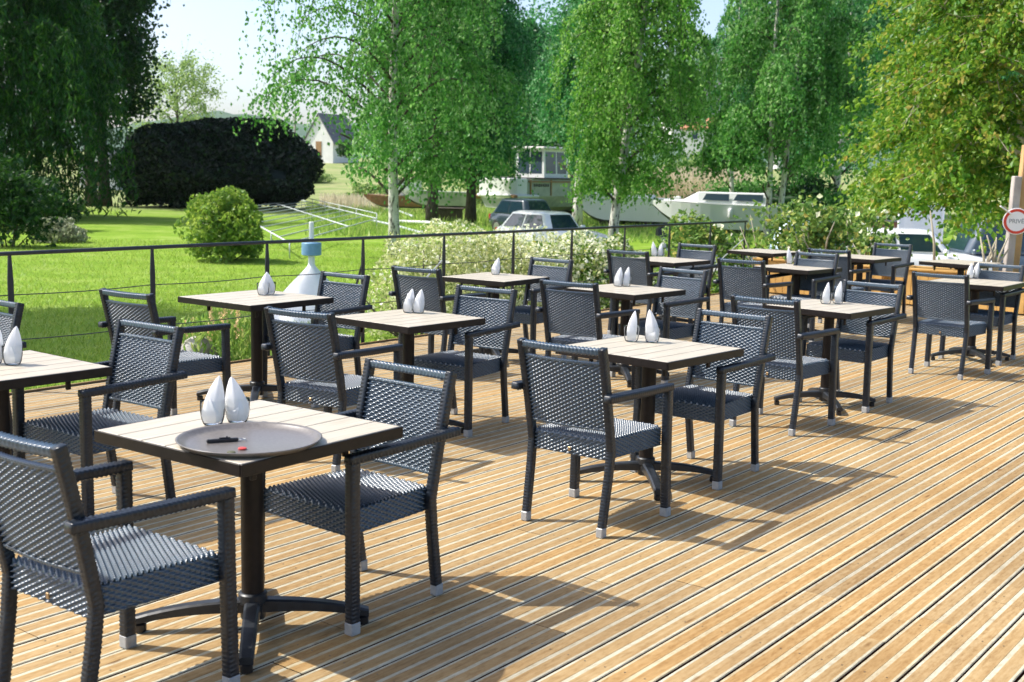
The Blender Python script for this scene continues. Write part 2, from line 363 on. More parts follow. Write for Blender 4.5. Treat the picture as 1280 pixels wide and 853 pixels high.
# deck of grooved boards (local x runs along the boards)
def build_deck():
    BW, PER = .1465, .155
    prof = [(0, -.050), (0, -.003), (.003, 0), (.0125, 0), (.0630, 0), (.0645, -.0012), (.0825, -.0012), (.084, 0), (.1340, 0), (.1435, 0), (BW, -.003), (BW, -.050)]
    pale = [2, 1, 1, 0, 0, 1, 0, 0, 1, 1, 2]
    prof = np.array(prof); k = len(prof)
    Vs, Fs, mi, rn = [], [], [], []; n = 0
    s0 = -2.215 - PER * 38 + .003          # gaps surveyed at s = -2.215
    for b in range(92):
        s = s0 + b * PER
        if s < S_EDGE - .02: continue
        r = -3.0 - random.random() * 3
        while r < R_END:
            L = random.choice([3.0, 3.6, 4.2, 4.8]); r1 = min(r + L, R_END)
            if R_END - r1 < .6: r1 = R_END
            tw = random.gauss(0, .0007); dz = random.gauss(0, .0006); cut = .0015
            for x in (r + cut, r1 - cut):
                Vs.append(np.stack([np.full(k, x), s + prof[:, 0] + tw, prof[:, 1] + dz], 1))
            for j in range(k - 1):
                Fs.append((n + j, n + k + j, n + k + j + 1, n + j + 1)); mi.append(pale[j])
            q = random.random(); rn += [q] * (2 * k); n += 2 * k
            if s > -6.5 and s < .6:
                for xs_ in np.arange(math.ceil((r + .04) / .55) * .55, min(r1 - .03, 9.5), .55):
                    for yo in (.034, .112):
                        cx, cy = xs_ + random.gauss(0, .003), s + yo + random.gauss(0, .002)
                        Vs.append(np.array([(cx + .0042 * math.cos(PI / 2 * e + .4), cy + .0042 * math.sin(PI / 2 * e + .4), .0008 + dz) for e in range(4)]))
                        Fs.append((n, n + 3, n + 2, n + 1)); mi.append(3); rn += [q] * 4; n += 4
            r = r1
    Vv = np.concatenate(Vs); Ff = np.array(Fs)[:, ::-1]
    # local y must point along NN*(-1)... keep right-handed: local axes x=DD, y=-NN
    Vv[:, 1] *= -1; Ff = Ff[:, ::-1]
    o = np_mesh('deck', Vv, Ff, [M['board'], M['board_pale'], M['board_side'], M['screw']], rnd=rn, midx=mi)
    o.rotation_euler = (0, 0, TB); tag(o, kind='structure')
    u = MB()
    u.box(((R_END - 6) / 2, -(S_EDGE + 3.5) / 2 - 1.5 + 1.5, -.26), (R_END + 6 - .06, 11.5 - .08, .30))
    o2 = u.build('deck_understructure', M['deck_under']); o2.rotation_euler = (0, 0, TB); tag(o2, kind='structure')
    o2.location = (0, 0, -.006)
    f = MB(); f.beam((-6, -S_EDGE + .012, -.085), (R_END, -S_EDGE + .012, -.085), .024, .165, ch=.003); f.beam((R_END + .013, -S_EDGE, -.085), (R_END + .013, -3.4, -.085), .024, .165, ch=.003)
    o3 = f.build('deck_fascia', M['board']); o3.rotation_euler = (0, 0, TB); tag(o3, kind='structure')
build_deck()

# gravel strip along the deck edge
gv = []
rs = np.linspace(-2, 15.5, 60)
for i, r in enumerate(rs):
    w = .95 + .25 * math.sin(r * 2.1) + .15 * math.sin(r * 5)
    for q in (.03, w): 
        p = deck(S_EDGE - q, r); gv.append((p[0], p[1], g1(p[0], p[1]) + .012))
gf = [(2 * i, 2 * i + 1, 2 * i + 3, 2 * i + 2) for i in range(len(rs) - 1)]
tag(np_mesh('gravel_strip', gv, np.array(gf), M['gravel']), kind='structure')
# parking yard of grit under the cars on the right
pv = []; 
for a in np.linspace(0, 2 * PI, 40, endpoint=False):
    x, y = 12.5 + 9.5 * math.cos(a) * (1 + .06 * math.sin(5 * a)), 33 + 9 * math.sin(a); pv.append((x, y, g1(x, y) + .02))
tag(np_mesh('parking_yard', pv, np.array([range(40)]), M['gravel']), kind='structure')

# ================================================================== CHAIR
def weave_grid(P00, P10, P01, P11, w, h, nrm, amp=.0056, bow=0.0, a=.0185, p=.0096, phase=0, rowdir=1):
    """woven sheet: bilinear patch displaced along nrm as horizontal strands going over and under"""
    nu = max(8, int(w / a * 4)); nv = max(6, int(round(h / p)) * 5)
    u = np.linspace(0, 1, nu + 1); v = np.linspace(0, 1, nv + 1)
    U, Vv = np.meshgrid(u, v)
    P = ((1 - U) * (1 - Vv))[..., None] * P00 + (U * (1 - Vv))[..., None] * P10 + ((1 - U) * Vv)[..., None] * P01 + (U * Vv)[..., None] * P11
    rows = Vv * h / (h / round(h / p)); j = np.floor(rows - 1e-6); fr = rows - j
    prof = np.clip(np.sin(PI * np.clip(fr, 0.0, 1)), 0, 1) ** .75
    wave = np.tanh(2.2 * (np.cos(PI * U * w / a + PI * (j + phase)) - .18)) / .97
    hgt = amp * (prof * (1.0 + .95 * wave) - .8)
    hgt = hgt + bow * np.sin(PI * U)
    P = P + hgt[..., None] * np.asarray(nrm, float)
    n = nu + 1
    I = (np.arange(nv)[:, None] * n + np.arange(nu)[None]).ravel()
    return P.reshape(-1, 3), np.stack([I, I + 1, I + n + 1, I + n], 1)
def join_np(parts):
    V, F, n = [], [], 0
    for v, f in parts: V.append(v); F.append(f + n); n += len(v)
    return np.concatenate(V), np.concatenate(F)
def wrap_bar(path, w, d, pitch=.0150, amp=.0024, side=(1, 0, 0)):
    """rectangular bar wound with flat strand; path = polyline of centres, w along side, d across"""
    P = np.asarray(path, float); seg = np.linalg.norm(np.diff(P, axis=0), axis=1); L = np.concatenate([[0], np.cumsum(seg)])
    k = max(4, int(L[-1] / pitch * 4)); s = np.linspace(0, L[-1], k + 1)
    C = np.stack([np.interp(s, L, P[:, i]) for i in range(3)], 1)
    T = np.gradient(C, axis=0)
    for _ in range(3): T[1:-1] = (T[:-2] + T[1:-1] + T[2:]) / 3
    T /= np.linalg.norm(T, axis=1)[:, None]
    sd = np.asarray(side, float); S = sd - T * (T @ sd)[:, None]; S /= np.linalg.norm(S, axis=1)[:, None]; N = np.cross(T, S)
    c = .22
    sec = []
    for q in range(4):                      # 4 sides, 3 points each + rounded corners
        for e in (-1 + c, -.33, .33, 1 - c):
            x, y = {0: (e, -1), 1: (1, e), 2: (-e, 1), 3: (-1, -e)}[q]; sec.append((x, y))
    sec = np.array(sec); m = len(sec)
    ph = np.tile(np.array([0, 0, 1, 1]), 4)
    turn = np.cos(2 * PI * s / pitch)[:, None] * np.where(ph, 1, -1)[None]
    ridge = np.abs(np.sin(PI * s / pitch * 1.0))[:, None]
    sc_ = amp * (.75 * turn * np.sqrt(ridge) + .8 * np.sqrt(ridge) - .7)
    X = sec[None, :, 0] * (w / 2) + np.sign(sec[None, :, 0]) * (np.abs(sec[None, :, 0]) > .99) * sc_
    Yy = sec[None, :, 1] * (d / 2) + np.sign(sec[None, :, 1]) * (np.abs(sec[None, :, 1]) > .99) * sc_
    V = C[:, None] + X[..., None] * S[:, None] + Yy[..., None] * N[:, None]
    I = (np.arange(k)[:, None] * m + np.arange(m)[None]).ravel(); J = (np.arange(k)[:, None] * m + (np.arange(m)[None] + 1) % m).ravel()
    quads = np.stack([I, J, J + m, I + m], 1)
    caps = np.array([list(range(m - 1, -1, -1)), [k * m + q for q in range(m)]])
    return V.reshape(-1, 3), [quads, caps]

def make_chair():
    root = empty('wicker_armchair')
    W, WW = M['wicker'], M['wicker_wrap']
    A = np.array
    # seat
    zt, zb_ = .452, .352; xf, xr = .232, .200; yf, yr = .252, -.200
    top = weave_grid(A((-xr, yr, zt)), A((xr, yr, zt)), A((-xf, yf, zt)), A((xf, yf, zt)), .44, .452, (0, 0, 1), bow=.0)
    top2 = (top[0].copy(), top[1])
    x_, y_ = top2[0][:, 0] / .23, (top2[0][:, 1] - .026) / .226
    edge = np.maximum(np.abs(x_), np.abs(y_)); top2[0][:, 2] -= .006 * (1 - np.clip(edge, 0, 1) ** 2) + .010 * np.clip((edge - .93) / .07, 0, 1) ** 2
    V, Fq = join_np([top2]); np_mesh('seat', V, Fq, W, root, True)
    # aprons round the seat
    fr = weave_grid(A((-xf, yf, zb_)), A((xf, yf, zb_)), A((-xf, yf, zt - .008)), A((xf, yf, zt - .008)), .46, .095, (0, 1, 0))
    fr = (fr[0], fr[1][:, ::-1])
    bk = weave_grid(A((-xr, yr, zb_)), A((xr, yr, zb_)), A((-xr, yr, zt - .008)), A((xr, yr, zt - .008)), .40, .095, (0, -1, 0))
    lf = weave_grid(A((-xr, yr, zb_)), A((-xf, yf, zb_)), A((-xr, yr, zt - .008)), A((-xf, yf, zt - .008)), .45, .095, (-1, 0, 0))
    rt = weave_grid(A((xr, yr, zb_)), A((xf, yf, zb_)), A((xr, yr, zt - .008)), A((xf, yf, zt - .008)), .45, .095, (1, 0, 0))
    bt = (A([(-xr, yr, zb_), (xr, yr, zb_), (xf, yf, zb_), (-xf, yf, zb_)]) + (0, 0, .006), A([[0, 1, 2, 3]]))
    V, Fq = join_np([fr, bk, lf, rt, bt]); ap = np_mesh('seat_apron', V, Fq, W, root, True)
    tg = MB(); tg.box((0, yr - .007, zb_ + .028), (.016, .006, .020), ch=.002); tg.build('maker_plate', M['bronze'], ap)
    # back: posts go from (x .212, y -.195, z .40) up to (.222,-.300,.885)
    def bp(x, z): return A((x, -.195 - .105 * ((z - .40) / .485) ** 1.15, z))
    nb = A((0, .977, .21))
    panels = []
    z0, z1 = .500, .815
    for sgn in (1, -1):
        g = weave_grid(bp(-.205, z0), bp(.205, z0), bp(-.205, z1), bp(.205, z1), .41, z1 - z0, nb * sgn, bow=-.012 * sgn, phase=0 if sgn > 0 else 1)
        v = g[0] + nb * sgn * .0075
        panels.append((v, g[1] if sgn < 0 else g[1][:, ::-1]))
    V, Fq = join_np(panels); pn = np_mesh('backrest', V, Fq, W, root, True)
    for z in (z0, z1):
        pts = [bp(x, z) + nb * (-.012 * math.sin(PI * (x + .205) / .41)) for x in np.linspace(-.205, .205, 9)]
        v, f = wrap_bar(pts, .012, .024, side=(0, 0, 1)); np_mesh('edge_roll', v, f, W, pn, True)
    pts = [bp(x, .872) + nb * (-.012 * math.sin(PI * (x + .225) / .45)) for x in np.linspace(-.215, .215, 11)]
    v, f = wrap_bar(pts, .030, .034, side=(0, 0, 1), pitch=.020, amp=.0040); np_mesh('top_rail', v, f, W, root, True)
    for sx in (-1, 1):
        # rear leg and back post in one piece
        path = [A((sx * .214, -.240, .045)), A((sx * .219, -.205, .28)), A((sx * .221, -.193, .40))] + [bp(sx * (.221 + .006 * (z - .4)), z) for z in (.5, .6, .7, .8, .889)]
        v, f = wrap_bar(path, .034, .040); lg = np_mesh('leg', v, f, WW, root, True)
        c = MB(); c.box((sx * .2135, -.2435, .0235), (.036, .042, .047), ch=.004); c.build('foot_cap', M['cap'], lg)
        # front leg rising to the arm
        path = [A((sx * .268, .262, .045)), A((sx * .262, .258, .40)), A((sx * .260, .256, .640))]
        v, f = wrap_bar(path, .040, .044); lg = np_mesh('leg', v, f, WW, root, True)
        c = MB(); c.box((sx * .2685, .2625, .0235), (.042, .046, .047), ch=.004); c.build('foot_cap', M['cap'], lg)
        path = [A((sx * .258, -.300, .661)), A((sx * .262, 0.0, .652)), A((sx * .261, .2785, .646))]
        v, f = wrap_bar(path, .044, .034, pitch=.018, amp=.0032); np_mesh('armrest', v, f, WW, root, True)
    return root

CHAIRS = {
 1: (-1.251, 3.609, .94, 1), 2: (-.596, 4.51, .89, -1), 3: (-1.959, 5.604, .952, -1), 4: (-3.075, 6.457, .90, -1),
 5: (-2.187, 7.504, .967, 1), 6: (-1.425, 8.61, .925, -1), 7: (-1.012, 6.754, 1.028, 1), 8: (-.344, 7.778, .986, -1),
 9: (.403, 5.685, .941, 1), 10: (1.084, 6.64, .866, -1), 11: (-.611, 9.751, .987, 1), 12: (.149, 10.618, .863, -1),
 13: (.564, 8.836, .976, 1), 14: (1.209, 9.769, .80, -1), 15: (1.327, 12.427, .95, 1), 16: (1.891, 13.352, .908, -1),
 17: (1.815, 7.972, .914, 1), 18: (2.532, 8.855, .836, -1), 19: (2.308, 11.492, .936, 1), 20: (2.969, 12.286, .869, -1),
 21: (3.624, 13.397, .96, 1), 22: (4.424, 14.411, .867, -1), 23: (3.791, 10.33, .874, 1), 24: (4.434, 11.218, .83, -1)}
CH_LABEL = {
 1: 'dark woven armchair cut off by the bottom left corner, facing the tray table',
 2: 'dark woven armchair right of the tray table, nearest one seen from the front',
 3: 'woven armchair behind the tray table, drawn up to the table cut off at left',
 4: 'woven armchair at the far left edge, only a back corner showing',
 5: 'woven armchair by the lawn railing, back towards us, left of the white cone table',
 6: 'woven armchair standing right in front of the white cone with blue drum',
 7: 'woven armchair seen from behind just beyond the tray table, before tightly set napkins',
 8: 'woven armchair facing us at the right of the tightly set napkin pair',
 9: 'woven armchair mid deck seen from behind, all four pale foot caps showing',
 10: 'woven armchair facing us right of the central front table',
 11: 'woven armchair seen from behind, left of the single napkin table by the railing',
 12: 'woven armchair facing us, right of the single napkin table by the railing',
 13: 'woven armchair seen from behind, directly beyond the central front table',
 14: 'woven armchair facing us, beyond the central table and left of its right neighbour',
 15: 'small distant woven armchair seen from behind before the white blossom shrub',
 16: 'small distant woven armchair facing us near the end of the railing',
 17: 'woven armchair seen from behind at the table right of the central one',
 18: 'woven armchair facing us, right of the table right of the central one',
 19: 'woven armchair seen from behind at the far napkin table before the left planter',
 20: 'woven armchair facing us behind the napkin pair before the left planter',
 21: 'dark woven armchair seen from behind at the bare table beside the planter gap',
 22: 'woven armchair facing us in front of the hatchback, backed against the planter',
 23: 'woven armchair seen from behind at the far right table',
 24: 'woven armchair at the right edge below the round red ringed sign'}
proto = make_chair(); index_kids(proto)
for i, (x, y, t_, f_) in CHAIRS.items():
    o = proto if i == 1 else copy_tree(proto)
    o.location = (x, y, 0); o.rotation_euler = (0, 0, t_ + (0 if f_ > 0 else PI) - PI / 2)
    tag(o, CH_LABEL[i], 'chair', 'woven armchairs on the deck')

# ================================================================== TABLES
def make_table():
    root = empty('terrace_table')
    top = MB(); n = 6; S = .70; w = (S - .012) / n
    for i in range(n):
        top.box((0, -S / 2 + .006 + w * (i + .5), .7325), (S - .012, w - .005, .021), ch=.0015)
    tp = top.build('tabletop', M['plank'], root)
    e = MB()
    for (cx, cy, dx, dy) in ((0, S / 2 - .002, S, .008), (0, -S / 2 + .002, S, .008), (S / 2 - .002, 0, .008, S - .012), (-S / 2 + .002, 0, .008, S - .012)):
        e.box((cx, cy, .7215), (dx, dy, .041), ch=.0015)
    e.box((0, 0, .711), (S - .02, S - .02, .018))
    e.build('edge_band', M['dark_frame'], tp)
    fr = MB()
    for sx in (-1, 1):
        fr.box((sx * .21, 0, .692), (.03, .46, .022), ch=.003); fr.box((0, sx * .17, .690), (.42, .03, .022), ch=.003)
        for sy in (-1, 1): fr.box((sx * .20, sy * .23, .665), (.022, .014, .05), ch=.002)
    fr.lathe([(.07, .655), (.075, .66), (.075, .68), (.06, .682)], 20)
    fr.build('under_bracket', M['dark_frame'], root)
    c = MB(); c.lathe([(.0375, .12), (.0375, .66)], 24); c.build('column', M['dark_frame'], root, True, angle=30)
    c = MB(); c.lathe([(.044, .095), (.048, .10), (.048, .132), (.044, .137), (.039, .139)], 24); c.lathe([(.040, .04), (.042, .045), (.042, .094), (.03, .096)], 20)
    c.build('collar', M['base_metal'], root, True, angle=30)
    for k in range(4):
        a = PI / 4 + k * PI / 2; d = np.array([math.cos(a), math.sin(a), 0]); q = np.array([-math.sin(a), math.cos(a), 0])
        b = MB(); rings = []
        for tt in np.linspace(0, 1, 9):
            r = .030 + .355 * tt; zt = .112 - .012 * tt - .040 * tt ** 2.4; th = .046 - .020 * tt; hw = .026 - .004 * tt
            rings.append([d * r + q * hw + (0, 0, zt - th), d * r + q * hw + (0, 0, zt - .006), d * r + q * (hw - .008) + (0, 0, zt), d * r - q * (hw - .008) + (0, 0, zt), d * r - q * hw + (0, 0, zt - .006), d * r - q * hw + (0, 0, zt - th)])
        b.loft(rings); ft = b.build('foot', M['base_metal'], root)
        b = MB(); b.lathe([(.018, .001), (.020, .003), (.020, .028), (.014, .034)], 14, c=tuple(d * .365)); b.build('foot_pad', M['black_plastic'], ft, True, angle=30)
    return root
TABLES = {'A': (-.921, 4.181, .944, .761), 'B': (-2.317, 5.345, .90, .70), 'C': (.747, 6.403, .852, .726), 'E': (-.652, 7.481, .878, .683), 'F': (-1.818, 8.448, .927, .766),
 'G': (-.156, 10.499, .967, .684), 'H': (.913, 9.662, .843, .69), 'I': (1.66, 13.10, .85, .70), 'J': (2.319, 8.714, .82, .68), 'K': (2.95, 12.45, .80, .66), 'L': (3.147, 15.0, .78, .68),
 'M': (4.13, 14.293, .834, .70), 'N': (4.30, 11.12, .90, .70), 'O': (5.133, 13.75, .75, .68)}
TB_LABEL = {'A': 'square pale wood table in the foreground carrying the round brown tray', 'B': 'square pale wood table cut off by the left edge of the frame',
 'C': 'square pale wood table in the middle of the deck with two spread napkins', 'E': 'square pale wood table just behind the tray table, napkins set close together',
 'F': 'square pale wood table nearest the white cone by the lawn railing', 'G': 'square pale wood table at the railing holding a single napkin glass',
 'H': 'square pale wood table right behind the central table', 'I': 'small distant square table close to the railing by the white blossom shrub',
 'J': 'square pale wood table right of the central one, between two woven armchairs', 'K': 'far square table with napkins in front of the left wooden planter',
 'L': 'bare far table standing against the left wooden planter, topmost left', 'M': 'bare far table in front of the pale hatchback',
 'N': 'square table at the right edge of the frame with overlapping napkins', 'O': 'bare far table behind the rightmost chairs by the right planter'}
tproto = make_table(); index_kids(tproto)
for i, (k, (x, y, t_, S)) in enumerate(TABLES.items()):
    o = tproto if i == 0 else copy_tree(tproto)
    o.location = (x, y, 0); o.rotation_euler = (0, 0, t_); o.scale = (S / .7, S / .7, 1)
    tag(o, TB_LABEL[k], 'table', 'square terrace tables')

# ================================================================== GLASSES AND NAPKINS
TZ = .7435
def make_glass():
    m = MB()
    m.lathe([(.0005, 0), (.029, 0), (.034, .004), (.0395, .020), (.0435, .045), (.0445, .070), (.0440, .088)], 32)
    o = m.build('drinking_glass', M['glass'], None, True)
    return o
def napkin_mesh(seed):
    r = random.Random(seed); V, F = [], []
    def petal(h, rad, a0, a1, tipx, tipy, dep):
        n0 = len(V); nu, nv = 26, 20
        for i in range(nv + 1):
            tt = i / nv; z = .007 + (h - .007) * tt
            k = np.interp(tt, [0, .12, .3, .48, .62, .76, .88, .96, 1], [.74, .90, 1.0, .93, .78, .58, .36, .19, .02])
            for j in range(nu + 1):
                a = a0 + (a1 - a0) * j / nu
                q = rad * k * (1 + .05 * math.sin(a * 5 + seed * 2 + tt * 3) * tt) + .0004
                ca, sa = math.cos(a), math.sin(a); q = q / (abs(ca) ** 1.12 + abs(sa) ** 1.12) ** (1 / 1.12) * 1.04
                V.append((q * ca + tipx * tt ** 1.8, q * sa * dep + tipy * tt ** 2, z + .005 * math.sin(a * 3 + seed) * tt * (1 - tt)))
        for i in range(nv):
            for j in range(nu):
                b = n0 + i * (nu + 1) + j; F.append((b, b + 1, b + nu + 2, b + nu + 1))
    tx, ty = (1 if seed != 1 else -1) * r.uniform(.020, .030), r.uniform(-.006, .006)
    petal(.158 + r.uniform(-.006, .010), .0405, 0, 2 * PI, tx, ty, .78)
    a = r.uniform(-2.3, -1.1)
    petal(.092 + r.uniform(-.012, .012), .0425, a - 1.1, a + 1.1, -tx * .5, -.006, .86)
    petal(.118 + r.uniform(-.01, .012), .0418, a + 1.5, a + 3.6, -tx * .4, .003, .80)
    o = np_mesh('folded_napkin', np.array(V), np.array(F), M['napkin'], None, True)
    return o
glass0 = make_glass(); naps = [napkin_mesh(s) for s in range(4)]
used = [False] * 5
# (table key, u, v of the glass foot in the survey, label words)
NAP = [('A', 266, 531, 'left glass of the pair on the tray table'), ('A', 297, 528, 'right glass of the pair on the tray table'),
 ('B', -8, 455, 'left glass on the table cut off at the left edge'), ('B', 16, 456, 'right glass on the table cut off at the left edge'),
 ('C', 789, 427, 'left glass of the spread pair on the central table'), ('C', 815, 428, 'right glass of the spread pair on the central table'),
 ('E', 511, 391, 'left glass of the tight pair on the table behind the tray table'), ('E', 523, 391.5, 'right glass of the tight pair on the table behind the tray table'),
 ('F', 329, 369, 'left glass on the table by the white cone'), ('F', 337, 368, 'right glass on the table by the white cone'),
 ('G', 619.5, 343.5, 'only glass on the table at the railing'),
 ('H', 772.5, 358, 'left glass on the table right behind the central one'), ('H', 782.5, 358, 'right glass on the table right behind the central one'),
 ('I', 817.5, 320.5, 'left glass on the small table by the white blossom shrub'), ('I', 825, 320.5, 'right glass on the small table by the white blossom shrub'),
 ('J', 1032, 380, 'left glass on the table with crossed feet right of the central one'), ('J', 1047, 379.5, 'right glass on the table with crossed feet right of the central one'),
 ('K', 986.5, 330, 'left glass on the far table by the left planter'), ('K', 996, 329.5, 'right glass on the far table by the left planter'),
 ('N', 1212, 348.5, 'left glass on the table at the right edge'), ('N', 1219, 348, 'right glass on the table at the right edge')]
for i, (k, u, v, words) in enumerate(NAP):
    P = at(u, v, TZ)
    gls = glass0 if not used[4] else glass0.copy()
    if used[4]: col.objects.link(gls)
    used[4] = True
    gls.location = (P[0], P[1], TZ + .0005)
    tag(gls, 'clear tumbler, ' + words, 'glass', 'tumblers holding napkins')
    q = [0, 1, 2, 3][i % 4] if k != 'A' else i % 2
    n = naps[q] if not used[q] else naps[q].copy()
    if used[q]: col.objects.link(n)
    used[q] = True
    n.location = (P[0], P[1], TZ + .001); n.rotation_euler = (0, 0, random.uniform(.25, .75))
    sc_ = 1.06 if k in 'ABC' else 1.0
    n.scale = (sc_ * .90, sc_ * .90, sc_ * random.uniform(.95, 1.06))
    tag(n, 'white napkin in ' + words, 'napkin', 'folded white napkins')

# tray and the bits on it
P = at(312, 554, TZ); R_T = .238
tr = MB(); tr.lathe([(.001, .002), (R_T - .035, .002), (R_T - .018, .006), (R_T - .008, .016), (R_T, .021), (R_T + .004, .019), (R_T - .004, .012), (R_T - .015, .002), (R_T - .03, 0), (.001, 0)], 72)
tray = tr.build('serving_tray', M['tray'], None, True); tray.location = (P[0], P[1], TZ + .001)
tag(tray, 'round brown grey serving tray lying on the foreground table', 'tray')
zt_ = TZ + .0035
a = at(258, 552, zt_ + .006); b = at(298, 549.5, zt_ + .006)
op = empty('waiter_corkscrew', tuple((a + b) / 2), math.atan2(b[1] - a[1], b[0] - a[0]), 'black folding corkscrew with a steel end lying on the tray', 'corkscrew')
op.location.z = zt_
L = float(np.linalg.norm(b - a))
m = MB(); m.box((0, 0, .0065), (L, .014, .012), ch=.003); m.build('handle', M['black_plastic'], op)
m = MB(); m.beam((-L * .1, .0, .0145), (L * .25, .0, .0145), .008, .004, ch=.001); m.beam((.0 + L * .12, 0, .018), (L * .16, 0, .018), .006, .005); m.build('lever', M['black_plastic'], op)
m = MB(); pts = [(L / 2 + .012 + .012 * math.cos(q), .009 * math.sin(q), .006) for q in np.linspace(0, 2 * PI, 20)]; m.tube(pts, .0018, 6); m.build('steel_loop', M['steel'], op, True)
P = at(303, 562, zt_); m = MB(); m.lathe([(.0125, 0), (.014, .001), (.014, .005), (.011, .0065)], 18); o = m.build('bottle_cap', M['red'], None, True, angle=30); o.location = (P[0], P[1], zt_); tag(o, 'red bottle cap lying on the tray', 'bottle cap', 'caps on the tray')
P = at(289, 567, zt_); o2 = o.copy(); o2.data = o.data.copy(); o2.data.materials.clear(); o2.data.materials.append(M['olive']); col.objects.link(o2); o2.location = (P[0], P[1], zt_); tag(o2, 'dark olive bottle cap lying near the front rim of the tray', 'bottle cap', 'caps on the tray')

# ================================================================== RAILING
rl = empty('wire_railing', tuple(deck(S_EDGE - .04, 0, 0)), TB, 'dark metal railing with thin wires along the lawn edge of the deck', 'railing')
def edge_r(u):                          # where along the deck edge a post of column u stands
    lo, hi = 2.0, 18.0
    for _ in range(50):
        m_ = (lo + hi) / 2; p = deck(S_EDGE - .04, m_); q = ray(u, 213 + (u - 640) * .0224 + 60)
        if p[0] / p[1] < q[0] / q[1]: lo = m_
        else: hi = m_
    return lo
posts = [edge_r(u) for u in (10, 189.5, 334, 454.5, 556, 643, 716, 782, 838, 889, 932)]
posts = [posts[0] - 3.4, posts[0] - 1.75] + posts
for r in posts:
    m = MB(); m.prism([(r - .022, 0, -.12), (r + .022, 0, -.12), (r + .022, 0, .80), (r + .012, 0, .985), (r - .012, 0, .985), (r - .022, 0, .80)], (0, .010, 0)); m.box((r, .0, -.10), (.10, .03, .10)); m.build('post', M['rail'], rl)
m = MB(); m.tube([(posts[0] - .3, .005, 1.0), (posts[-1] + .05, .005, 1.0)], .016, 10); m.build('top_rail', M['rail'], rl, True)
for z in (.70, .37):
    pts = []
    for a, b in zip(posts[:-1], posts[1:]):
        for q in (0, .25, .5, .75): pts.append((a + (b - a) * q, .015, z - .012 * math.sin(PI * q)))
    m = MB(); m.tube(pts, .0042, 6); m.build('wire', M['rail'], rl, True)
for idx, mt in ((5, 'rail'), (6, 'alu'), (12, 'alu')):
    m = MB(); m.beam((posts[idx], .02, .74), (posts[idx] + (.0 if idx != 5 else .25), .50, .10 if idx == 5 else .30), .02, .012); m.build('brace', M[mt], rl)

# ================================================================== PLANTERS, SIGN
def planter(s0, s1, label):
    c = deck((s0 + s1) / 2, R_END - .30); L = s1 - s0
    root = empty('wooden_planter', tuple(c), TB - PI / 2, label, 'planter', 'planters at the end of the deck')
    W_, H_ = .44, .48; m = MB(); n = int(L / .11)
    for i in range(n):
        x = -L / 2 + (i + .5) * L / n
        for sy in (-1, 1): m.box((x, sy * W_ / 2, H_ / 2 + .01), (L / n - .004, .024, H_ - .02), ch=.003)
    for sx in (-1, 1):
        for j in range(4): m.box((sx * (L / 2 - .012), -W_ / 2 + W_ * (j + .5) / 4, H_ / 2 + .01), (.024, W_ / 4 - .03, H_ - .02), ch=.003)
    m.build('board_sides', M['planter'], root)
    m = MB(); m.box((0, -W_ / 2 - .006, H_ + .012), (L + .06, .07, .028), ch=.004); m.box((0, W_ / 2 + .006, H_ + .012), (L + .06, .07, .028), ch=.004)
    for sx in (-1, 1): m.box((sx * L / 2, 0, H_ + .012), (.06, W_ - .06, .028), ch=.004)
    m.build('top_trim', M['planter'], root)
    m = MB(); m.box((0, 0, H_ - .05), (L - .06, W_ - .04, .04)); m.build('soil', M['soil'], root)
planter(-7.75, -5.88, 'left wooden planter of upright boards behind the far bare table')
planter(-5.70, -3.70, 'right wooden planter of upright boards beside the sign post')

Pp = colm(1254, 15.9, 0.0)
m = MB(); m.beam((Pp[0], Pp[1], -.4), (Pp[0] + .05, Pp[1] + .02, 1.74), .105, .105, up=(0, 1, 0), ch=.01)
o = m.build('wooden_post', M['grey_wood']); tag(o, 'shorter grey weathered wooden post behind the round sign', 'post', 'posts by the sign')
m = MB(); m.beam((Pp[0] + .12, Pp[1] + .14, -.4), (Pp[0] + .205, Pp[1] + .14, 2.15), .11, .11, up=(0, 1, 0), ch=.01)
o = m.build('wooden_post', M['post_wood']); tag(o, 'taller brown leaning wooden post beside the round sign', 'post', 'posts by the sign')
m = MB(); m.tube([(Pp[0] + .27, Pp[1] + .42, -.5), (Pp[0] + .29, Pp[1] + .42, 1.2)], .035, 10); o = m.build('metal_pole', M['alu'], None, True, angle=40); tag(o, 'thin pale metal pole at the right edge beside the wooden posts', 'pole')
Ps = at_y(1270.5, 277, 15.74); Pb = at_y(1248, 257.5, 15.8)
sg = empty('round_sign', tuple(Ps), -.10, 'round white sign with a red ring fixed to the wooden posts', 'sign')
ax = np.array([[1, 0, 0], [0, 0, -1], [0, 1, 0]], float)       # lathe axis faces the deck (-y)
m = MB(); m.lathe([(.001, -.004), (.170, -.004), (.174, 0), (.170, .004), (.001, .004)], 48, ax=ax); m.build('disc', M['sign_white'], sg)
m = MB()
ri, ro = .128, .162; n = 56
V = [(rr * math.cos(2 * PI * j / n), -z, rr * math.sin(2 * PI * j / n)) for z in (.0042, .0062) for rr in (ri, ro) for j in range(n)]
Fr = []
for j in range(n):
    k = (j + 1) % n
    Fr += [(2 * n + j, 2 * n + k, 3 * n + k, 3 * n + j), (j, n + j, n + k, k), (n + j, 3 * n + j, 3 * n + k, n + k), (j, k, 2 * n + k, 2 * n + j)]
m.add(V, Fr); m.build('red_ring', M['sign_red'], sg)
cu = bpy.data.curves.new('sign_text', 'FONT'); cu.body = 'PRIV\u00c9'; cu.size = .078; cu.align_x = 'CENTER'; cu.align_y = 'CENTER'; cu.extrude = .0008; cu.offset = .001
tmp = bpy.data.objects.new('lettering', cu); col.objects.link(tmp)
bpy.context.view_layer.update(); me = bpy.data.meshes.new_from_object(tmp.evaluated_get(bpy.context.evaluated_depsgraph_get())); bpy.data.objects.remove(tmp)
